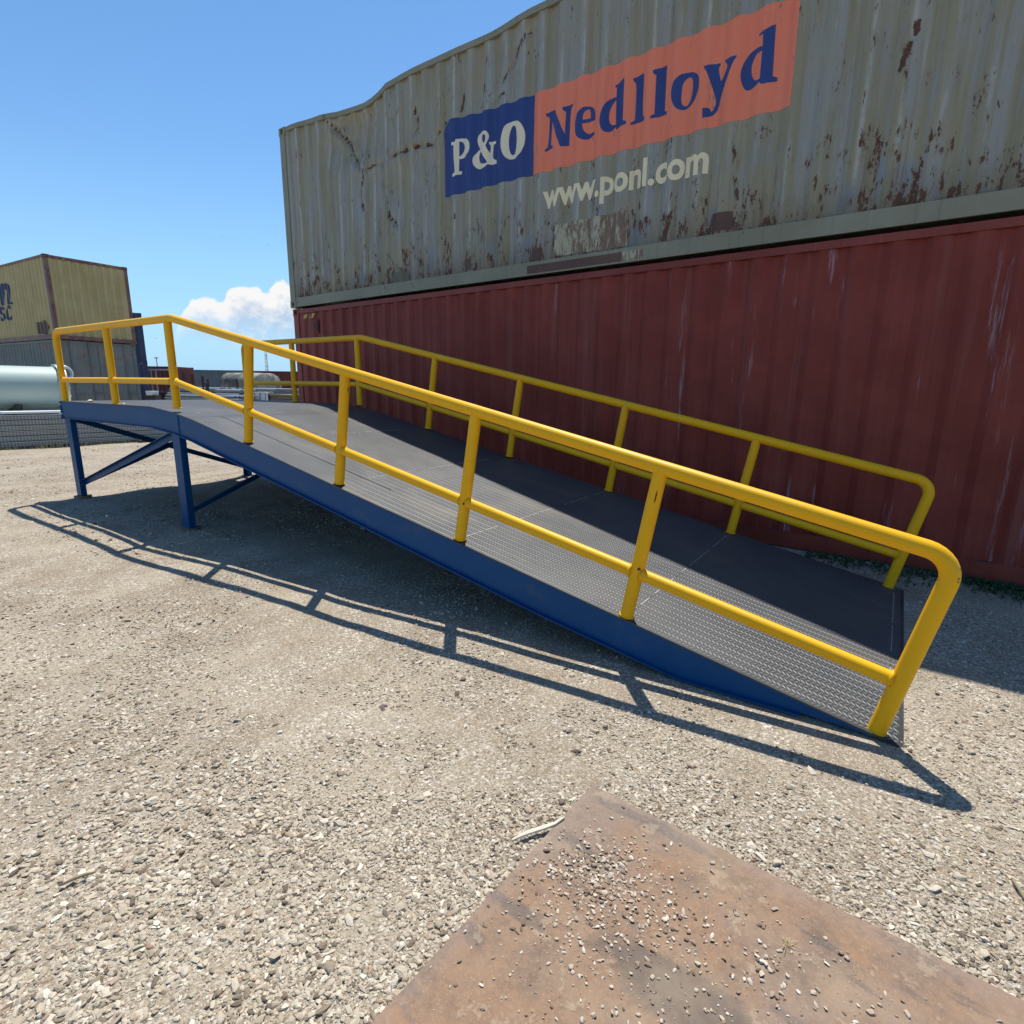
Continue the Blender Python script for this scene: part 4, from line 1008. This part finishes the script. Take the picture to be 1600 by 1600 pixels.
# bare rusty chips knocked out of the yellow paint on three near posts
CHP = Mat('bare_chip', rough=.8, spec=.2); CHP.color(CHP.mix(CHP.noise(60, 5, .7), (.05,.028,.02), (.15,.085,.05)))
for pi_, h0, ln, wd, ang0 in ((6, .69, .075, .20, .15), (2, .42, .16, .16, 1.0), (4, .72, .05, .22, .75), (6, .30, .018, .5, .2), (5, .255, .02, .4, -.2)):
    base_ = Vector((railpt(pi_, 0)[0], .045, railpt(pi_, 0)[1])); tp = Vector((railpt(pi_, HR)[0], .045, railpt(pi_, HR)[1])); ax = (tp-base_).normalized()
    cm = Matrix.Rotation(-PHI, 3, 'Z') @ (Vector((0, 0, CAM_H))-Vector((RX, RY, 0))); to = (cm-base_); to = (to-ax*to.dot(ax)).normalized(); sd_ = ax.cross(to)
    mb = MB(); n_ = 10
    for i in range(n_+1):
        t = i/n_; w0 = wd*(sin(pi*t)**.6+.02)*(1+.5*noise.noise(Vector((i*.9, pi_, 0)))); off_ = .08*noise.noise(Vector((i*.7, pi_, 5)))
        for k in range(4):
            a_ = ang0+off_+w0*(k/3-.5); mb.v.append(tuple(base_+ax*(h0+ln*t)+(to*cos(a_)+sd_*sin(a_))*(PR+.0006)))
    for i in range(n_):
        for k in range(3): mb.f.append((i*4+k, i*4+k+1, i*4+k+5, i*4+k+4))
    mb.build('paint_chip', CHP.m, ramp)
# small stones and a pale scrap resting on the deck
for (u, v, s_) in ((.62, .14, .030), (1.72, .09, .014), (3.18, .20, .008)):
    mb = MB(); bm = bmesh.new(); bmesh.ops.create_icosphere(bm, subdivisions=2, radius=1)
    for w in bm.verts: f = 1+.4*noise.noise(w.co*1.5+Vector((u, v, 0))); w.co = Vector((w.co.x*f*s_*1.2, w.co.y*f*s_, w.co.z*f*s_*.5))
    me = bpy.data.meshes.new('pale_stone'); bm.to_mesh(me); bm.free()
    cc, ss = cos(PHI), sin(PHI); o = link('pale_stone', me, Mat('chalk', base=(.75,.70,.62), rough=.9).m, smooth='auto', loc=(RX+cc*u-ss*v, RY+ss*u+cc*v, dz_(u)+s_*.45))
    tag(o, ['pale stone on the ramp platform behind the rear corner post', 'small pale stone at the foot of the second platform post', 'tiny pale pebble beside the post where the ramp bends'][int(u)if u<3 else 2], 'stone')

# ================================================================== WEEDS along the red container
WG = Mat('weed_green', rough=.6, spec=.3); WG.color(WG.mix(WG.noise(8, 3), (.020,.050,.022), (.045,.085,.035)))
mb = MB()
for _ in range(9000):
    x = random.uniform(-.9, 2.3); dens_ = .5+noise.noise(Vector((x*2.3, 0, 7)))
    if x < .05: dens_ *= .35
    if random.random() > dens_: continue
    y = 5.93-abs(random.gauss(0, .17))-.01; a = random.uniform(0, 2*pi); l = random.uniform(.012, .05); h = random.uniform(.006, .05)
    z = gz(x, y); d = Vector((cos(a), sin(a), 0)); s_ = Vector((-sin(a), cos(a), 0))*l*.28
    p = Vector((x, y, z+.002)); q = p+d*l*.5+Vector((0,0,h)); r = p+d*l+Vector((0,0,h*.8))
    mb.v += [tuple(p), tuple(q+s_), tuple(r), tuple(q-s_)]; n = len(mb.v); mb.f.append((n-4, n-3, n-2, n-1))
tag(mb.build('low_weeds', WG.m), 'low dark green weeds along the foot of the red container', kind='stuff')

# ================================================================== GALVANISED STOCK ON THE LEFT
GV = Mat('galvanised', rough=.42, metal=.55, base=(.55,.60,.60)); a = GV.noise(2, 5, .6, GV.map((1,.15,1))); GV.color(GV.mix(a, (.40,.47,.48), (.62,.68,.68))); GV.bump(GV.noise(30, 3), .05, .002)
GT = Mat('perforated_plank', rough=.55, metal=.3).world()
gxy = GT.xyz(); fy = GT.math('ABSOLUTE', GT.math('SUBTRACT', GT.math('FRACT', GT.math('MULTIPLY', gxy[1], 1/.062)), .5)); fz = GT.math('ABSOLUTE', GT.math('SUBTRACT', GT.math('FRACT', GT.math('MULTIPLY', gxy[2], 1/.036)), .5))
hole = GT.math('MULTIPLY', GT.math('LESS_THAN', fy, .26), GT.math('LESS_THAN', fz, .24))
GT.color(GT.mix(hole, GT.mix(GT.noise(3, 4), (.27,.29,.28), (.38,.40,.39)), (.05,.052,.055)))
for i in range(6):
    z0 = .055+.122*i; ox2 = random.uniform(-.03, .03); mb = MB()
    x1 = -16.9+ox2; mb.box(x1-.9, x1, -2.2, 6.55+random.uniform(-.15, .15), z0, z0+.098)
    o = mb.build('grating_bundle', GT.m)
    mb = MB(); mb.box(x1-.9, x1+.018, -2.2, 6.5, z0+.0985, z0+.106); mb.build('plank_lip', GV.m, o)
    tag(o, 'perforated galvanised plank bundle, %s of the stack behind the ramp' % ['bottom layer', 'second lowest layer', 'third lowest layer', 'fourth lowest layer', 'second highest layer', 'topmost layer'][i],
        'grating bundle', 'stacked perforated plank bundles')
DW = Mat('dark_timber', rough=.85, base=(.06,.045,.035))
for y in (-1.0, 1.2, 3.4, 5.4):
    mb = MB(); mb.box(-17.8, -16.82, y, y+.10, 0, .054)
    tag(mb.build('timber_bearer', DW.m), 'dark timber bearer under the perforated plank stack', 'timber', 'bearers under the plank stack')
mb = MB(); mb.box(-16.7, -16.55, 5.55, 6.35, .0, .07); tag(mb.build('timber_baulk', DW.m), 'short dark baulk lying on gravel in front of the plank stack', 'timber')
mb = MB()
for _ in range(1500):
    x = -16.88+abs(random.gauss(0, .10)); y = random.uniform(-2, 6.4); a = random.uniform(0, 2*pi); h = random.uniform(.02, .10)
    if noise.noise(Vector((0, y*1.4, 3))) < -.1+random.gauss(0, .15): continue
    d = Vector((cos(a), sin(a), 0))*.02; s_ = Vector((0, .006, 0)); p = Vector((x, y, 0))
    mb.quad(p-s_, p+s_, p+d+s_*.3+Vector((0,0,h)), p+d-s_*.3+Vector((0,0,h)))
tag(mb.build('dry_grass', DG.m), 'dry brown grass along the foot of the plank stack', kind='stuff')
# flat sheets on the stack
WS = Mat('white_sheet', rough=.5, base=(.70,.71,.70))
mb = MB(); mb.box(-17.7, -16.9, 3.0, 4.15, .80, .845); tag(mb.build('white_slab', WS.m), 'flat white slab lying on top of the perforated planks', 'slab')
mb = MB(); mb.box(-17.8, -17.1, -2, 5.0, .795, .80); mb.box(-17.75, -17.15, -2, 5.2, .86, .90); mb.box(-17.75, -17.2, -1, 4.6, .93, .95)
mb.v = [(x-1.0, y, z) for x, y, z in mb.v]; tag(mb.build('sheet_metal_pile', GV.m), 'pile of thin galvanised sheets below the large pipe', 'sheet metal')
# tank: lies along Y with dished end
def lathe_y(mb, prof, cx, cz, seg=40):
    n0 = len(mb.v)
    for (y, r) in prof:
        for k in range(seg): a = 2*pi*k/seg; mb.v.append((cx+r*cos(a), y, cz+r*sin(a)))
    for i in range(len(prof)-1):
        for k in range(seg):
            a = n0+i*seg+k; b = n0+i*seg+(k+1) % seg; mb.f.append((a, a+seg, b+seg, b))
    mb.f.append(tuple(n0+k for k in range(seg))); L = n0+(len(prof)-1)*seg; mb.f.append(tuple(L+k for k in reversed(range(seg))))
ST0 = Mat('bolt_steel', rough=.5, metal=.4, base=(.35,.38,.38))
TK = Mat('tank_galvanised', rough=.58, metal=.1); TK.color(TK.mix(TK.noise(1.2, 4, .6, TK.map((1,.12,1))), (.29,.385,.355), (.41,.49,.455)))
tank = empty('large_steel_pipe', (-18.0, 0, 0), 0, 'large pale grey green galvanised pipe with a flanged end, lying at the left edge', 'pipe')
R_ = .50; cz = 1.39; mb = MB()
lathe_y(mb, [(-2.5, R_), (4.33, R_), (4.33, R_-.02), (-2.5, R_-.02), (-2.5, R_)], 0, cz, 56); mb.f = [f for f in mb.f if len(f) == 4]; mb.build('shell', TK.m, tank, smooth='auto')
mb = MB(); lathe_y(mb, [(4.331, R_-.02), (4.331, R_+.065), (4.38, R_+.065), (4.38, R_-.02), (4.331, R_-.02)], 0, cz, 56); mb.f = [f for f in mb.f if len(f) == 4]; mb.build('flange', GV.m, tank, smooth='auto')
mb = MB(); lathe_y(mb, [(4.43, R_-.03), (4.43, R_+.065), (4.47, R_+.065), (4.47, R_-.03), (4.43, R_-.03)], 0, cz, 56); mb.f = [f for f in mb.f if len(f) == 4]; mb.build('flange', GV.m, tank, smooth='auto')
for k in range(16):
    a = 2*pi*k/16; mb = MB(); mb.tube([((R_+.035)*cos(a), 4.31, cz+(R_+.035)*sin(a)), ((R_+.035)*cos(a), 4.49, cz+(R_+.035)*sin(a))], .014, 6); mb.build('bolt', ST0.m, tank)
for y in (.5, 3.4):
    mb = MB(); mb.box(-.42, .42, y, y+.12, .785, .97); mb.build('saddle', DW.m, tank)
pts = []
for k in range(15): a = -pi*.62+pi*1.35*k/14; pts.append((0, .17*cos(a), 1.86+.17*sin(a)))
hp = empty('pipe_hook', (-18.15, 4.58, -.12), radians(12), 'curved galvanised pipe loop sticking up behind the large pipe end', 'pipe')
mb = MB(); mb.tube(pts, .036, 12); mb.build('bend', GV.m, hp, smooth=True)
mb = MB(); mb.tube([(0, -.06, .12), (0, -.06, 1.69)], .03, 10); mb.build('standpipe', GV.m, hp, smooth=True)

# ================================================================== YARD STOCK IN THE DISTANCE
ST = Mat('dull_steel', rough=.5, metal=.4); ST.color(ST.mix(ST.noise(2, 4), (.13,.16,.18), (.26,.29,.31)))
LP = Mat('light_pipe', rough=.45, metal=.2); LP.color(LP.mix(LP.noise(2, 4), (.17,.19,.20), (.34,.36,.37)))
BK = Mat('black_steel', rough=.6, base=(.025,.022,.022)); RB = Mat('rust_post', rough=.8, base=(.07,.025,.02))
WH = Mat('white_crate', rough=.6, base=(.62,.65,.66)); PLT = Mat('pallet_wood', rough=.9, base=(.24,.19,.13))
def view_pt(px, dep):
    """point on the yard floor in the direction of a picture column, at a given depth"""
    d = Fv+Rv*((px-800)/870.19)+Uv*(201/870.19); return Vector((d.x*dep, d.y*dep, 0))
def along(px0, px1, dep0, dep1):
    a, b = view_pt(px0, dep0), view_pt(px1, dep1); return a, b
def pipe_stack(px0, px1, d0, d1, z0, r, rows, n, mat, label, tip):
    a, b = along(px0, px1, d0, d1); dr = (b-a); L = dr.length; rz = atan2(dr.y, dr.x)
    root = empty('pipe_stack', (a.x, a.y, 0), rz, label, 'pipe stack')
    proto = None
    for j in range(rows):
        for i in range(n-j):
            y = (i+j*.5)*2*r; z = z0+r+j*r*1.74; ln = L*random.uniform(.9, 1.0)
            mb = MB(); mb.tube([(random.uniform(0, .2), y, z), (ln, y, z)], r, 12, caps=False); mb.tube([(.02, y, z), (ln-.02, y, z)], r*.86, 12); mb.build('pipe', mat, root, smooth='auto')
    for f in (.2, .75):
        mb = MB(); mb.box(L*f, L*f+.1, -.12, (n-1)*2*r+.15, z0-.09, z0-.001); mb.build('bearer', DW.m, root)
        if tip:
            for y in (-r-.05, (2*n-1)*r+.02): mb = MB(); mb.box(L*f, L*f+.08, y-.04, y, 0, z0+rows*2*r+.35); mb.build('stanchion', RB.m, root)
        mb = MB(); mb.box(L*f+.01, L*f+.09, -r-.04, (2*n-1)*r, 0, z0-.0905); mb.build('trestle', BK.m, root)
    return root
pipe_stack(262, 345, 26, 24, .88, .13, 2, 6, ST.m, 'pile of grey blue pipes on trestles, nearest the leftmost bend post', True)
pipe_stack(330, 372, 24, 23, .82, .09, 3, 7, LP.m, 'pile of pale pipes on trestles just left of the tall rail post', False)
pipe_stack(385, 452, 30, 28, 1.0, .09, 2, 7, LP.m, 'low pile of thin pale pipes seen through the far handrail', False)
pipe_stack(255, 372, 21, 20, .92, .05, 2, 8, ST.m, 'long thin steel tubes lying low along the platform horizon', False)
# bulk tank, stained, rounded
a, b = along(343, 398, 34, 32.5); dr = b-a; L = dr.length
bt = empty('stained_bulk_tank', (a.x, a.y, 0), atan2(dr.y, dr.x), 'grey stained rounded bulk tank in front of the distant containers', 'tank')
SB = Mat('stained_grey', rough=.8); q = SB.noise(1.6, 6, .7, SB.map((1,1,.6))); SB.color(SB.mix(SB.step(q, .4, .62), (.10,.105,.095), (.30,.30,.26)))
mb = MB(); prof = [(-.95,.0),(.95,.0),(1.05,.15),(1.05,1.0),(.85,1.35),(.5,1.5),(-.5,1.5),(-.85,1.35),(-1.05,1.0),(-1.05,.15)]
mb.prism(prof, [lambda a_, b_, x=x, k=k: (x, 1.0+a_*k, .70+b_*(.4+.6*k)) for x, k in ((0,.82),(.12,1),(L-.5,1),(L-.12,.93),(L,.75))]); mb.build('shell', SB.m, bt, smooth='auto')
for x in (.4, L-.8):
    mb = MB(); mb.box(x, x+.2, .2, 1.8, 0, .699); mb.build('skid', BK.m, bt)
# crates with pale panels
for i, px in enumerate((394, 403, 411)):
    a = view_pt(px, 23.0); root = empty('stillage_crate', (a.x, a.y, 0), 2.23-pi/2, ['pale caged crate on pallet beside the tall rail post', 'middle one of three pale caged crates behind the ramp', 'rightmost of the three pale caged crates behind the ramp'][i], 'crate', 'caged crates in the far yard')
    mb = MB(); mb.box(-.1, .1, -.1, .1, .3, .9)
    mb = MB(); mb.box(-.105, .105, -.12, .12, .82, 1.18); mb.build('bin', WH.m, root)
    for sx in (-.12, .12):
        mb = MB(); mb.box(sx-.012, sx+.012, -.14, -.121, .3, 1.22); mb.build('frame_post', ST.m, root)
    mb = MB(); mb.box(-.14, .14, -.15, .15, 1.181, 1.215); mb.build('lid', WH.m, root)
    mb = MB(); mb.box(-.14, .14, -.15, .15, 0, .819); mb.build('pallet', PLT.m, root)
# timber / steel pile at right
for i, (px0, px1, dp, z0, h, mt, nm, lb, ct) in enumerate([
    (422, 458, 24, .84, .10, PLT, 'plank_pile', 'low weathered plank pile beside the far handrail end post', 'planks'),
    (428, 462, 26, 1.0, .12, ST, 'steel_beam_pile', 'dull steel beams stacked above the plank pile in the distance', 'steel beams'),
    (272, 318, 22, .78, .09, PLT, 'board_pile', 'low pile of boards on the ground below the grey blue pipes', 'boards'),
    (325, 368, 21, .84, .10, ST, 'steel_section_pile', 'dark steel sections lying low left of the tall rail post', 'steel sections')]):
    a, b = along(px0, px1, dp, dp-.8); dr = b-a; L = dr.length; root = empty(nm, (a.x, a.y, 0), atan2(dr.y, dr.x), lb, ct)
    for r_ in range(3):
        for c_ in range(4):
            o_ = random.uniform(-.12, .12); mb = MB(); mb.box(o_, L+o_*.5, c_*.26, c_*.26+.22, z0+r_*h, z0+r_*h+h*.8); mb.build('length', mt.m, root)
    for f in (.15, .8):
        mb = MB(); mb.box(L*f, L*f+.1, 0, 1.0, 0, z0-.001); mb.build('bearer', DW.m, root)
# white bar and posts at left, small white tub
a, b = along(218, 262, 33, 32.5); dr = b-a; L = dr.length
root = empty('bar_rack', (a.x, a.y, 0), atan2(dr.y, dr.x), 'dark storage rack with a long white top bar behind the platform rail', 'rack')
mb = MB(); mb.box(-.1, L+.6, 0, .06, 2.25, 2.33); mb.build('top_bar', WH.m, root)
for x, mt in ((.25, LP), (.8, ST), (1.15, LP), (1.7, BK)):
    mb = MB(); mb.tube([(x, .1, 0), (x, .1, 2.25)], .045, 8); mb.build('upright', mt.m, root)
mb = MB(); mb.box(.4, 1.5, .5, 1.2, .0, 1.0); mb.build('dark_bin', BK.m, root)
a = view_pt(236, 30); root = empty('white_tub', (a.x, a.y, 0), 2.23-pi/2, 'small white tub on a dark stand behind the platform mid rail', 'tub')
mb = MB(); mb.prism([(-.14,-.1),(.14,-.1),(.18,.12),(-.18,.12)], [lambda p, q_, y=y: (p, y, .98+q_) for y in (-.3, .3)]); mb.build('tub', WH.m, root, bevel=.01)
mb = MB(); mb.box(-.3, .3, -.25, .25, 0, .879); mb.build('stand', BK.m, root)
for i, (px, dp) in enumerate(((287, 27), (301, 28), (317, 28.5), (323, 22.5))):
    a = view_pt(px, dp); mb = MB(); mb.box(-.05, .05, -.05, .05, 0, [2.05, 1.95, 1.9, 1.55][i]); o = mb.build('rack_stanchion', RB.m if i in (1, 2) else BK.m, loc=(a.x, a.y, 0))
    tag(o, ['leftmost upright stanchion, black, in front of the blue grey container', 'second stanchion, rusty, in front of the blue grey container', 'third stanchion, rusty, in front of the blue grey container', 'nearest black stanchion standing among the grey pipes'][i], 'stanchion', 'stanchions of the pipe racks')
# lamp pole and mast far away
a = view_pt(249, 90); root = empty('lamp_pole', (a.x, a.y, 0), 0, 'thin distant lamp pole above the dark red container', 'lamp pole')
mb = MB(); mb.tube([(0,0,0),(0,0,5.35)], .07, 8); mb.build('pole', ST.m, root); mb = MB(); mb.box(-.45, .35, -.15, .15, 5.35, 5.5); mb.build('lamp_head', ST.m, root)
a = view_pt(419, 160); root = empty('radio_mast', (a.x, a.y, 0), .3, 'distant red and white lattice mast left of the container stack', 'mast')
MW = Mat('mast_paint', rough=.6).world(); z_ = MW.xyz()[2]; MW.color(MW.mix(MW.math('GREATER_THAN', MW.math('FRACT', MW.math('DIVIDE', z_, 3.4)), .5), (.60,.60,.62), (.55,.42,.42)))
mb = MB(); Hm = 10.6
C_ = lambda k, z: Vector(((.62-.034*z)*cos(k*2*pi/3), (.62-.034*z)*sin(k*2*pi/3), z))
for k in range(3): mb.tube([C_(k, 0), C_(k, Hm)], .055, 5)
z = 0
while z < Hm-1:
    for k in range(3): mb.tube([C_(k, z), C_((k+1) % 3, z+1)], .035, 4); mb.tube([C_((k+1) % 3, z), C_(k, z+1)], .03, 4)
    z += 1
mb.build('lattice', MW.m, root)
mb = MB(); mb.tube([(0,0,Hm),(0,0,Hm+1.2)], .05, 5); mb.build('aerial', MW.m, root)
# birds
for i, (px, py, dp) in enumerate(((347, 369, 55), (243, 529, 60), (419, 383, 80))):
    d = Fv+Rv*((px-800)/870.19)-Uv*((py-800)/870.19); p = Vector((0,0,CAM_H))+d*dp
    mb = MB(); s_ = .17
    mb.v = [(-1.0*s_,0,.25*s_),(-.45*s_,.18*s_,.42*s_),(0,.22*s_,.1*s_),(.45*s_,.18*s_,.42*s_),(1.0*s_,0,.25*s_),(.4*s_,-.12*s_,.33*s_),(0,-.18*s_,.05*s_),(-.4*s_,-.12*s_,.33*s_),
            (0,.55*s_,0),(0,-.55*s_,0),(0,.1*s_,-.12*s_)]
    mb.f = [(0,7,6,2,1),(2,6,5,4,3),(8,2,10),(9,10,6),(2,6,10),(8,10,6,2)]
    o = mb.build('bird', BK.m, loc=p); o.rotation_euler = (0, 0, .6+i)
    tag(o, ['small dark bird flying in the blue sky left of the stack', 'dark bird flying low above the platform rail corner', 'faint tiny bird high up beside the olive container'][i], 'bird', 'birds in the sky')
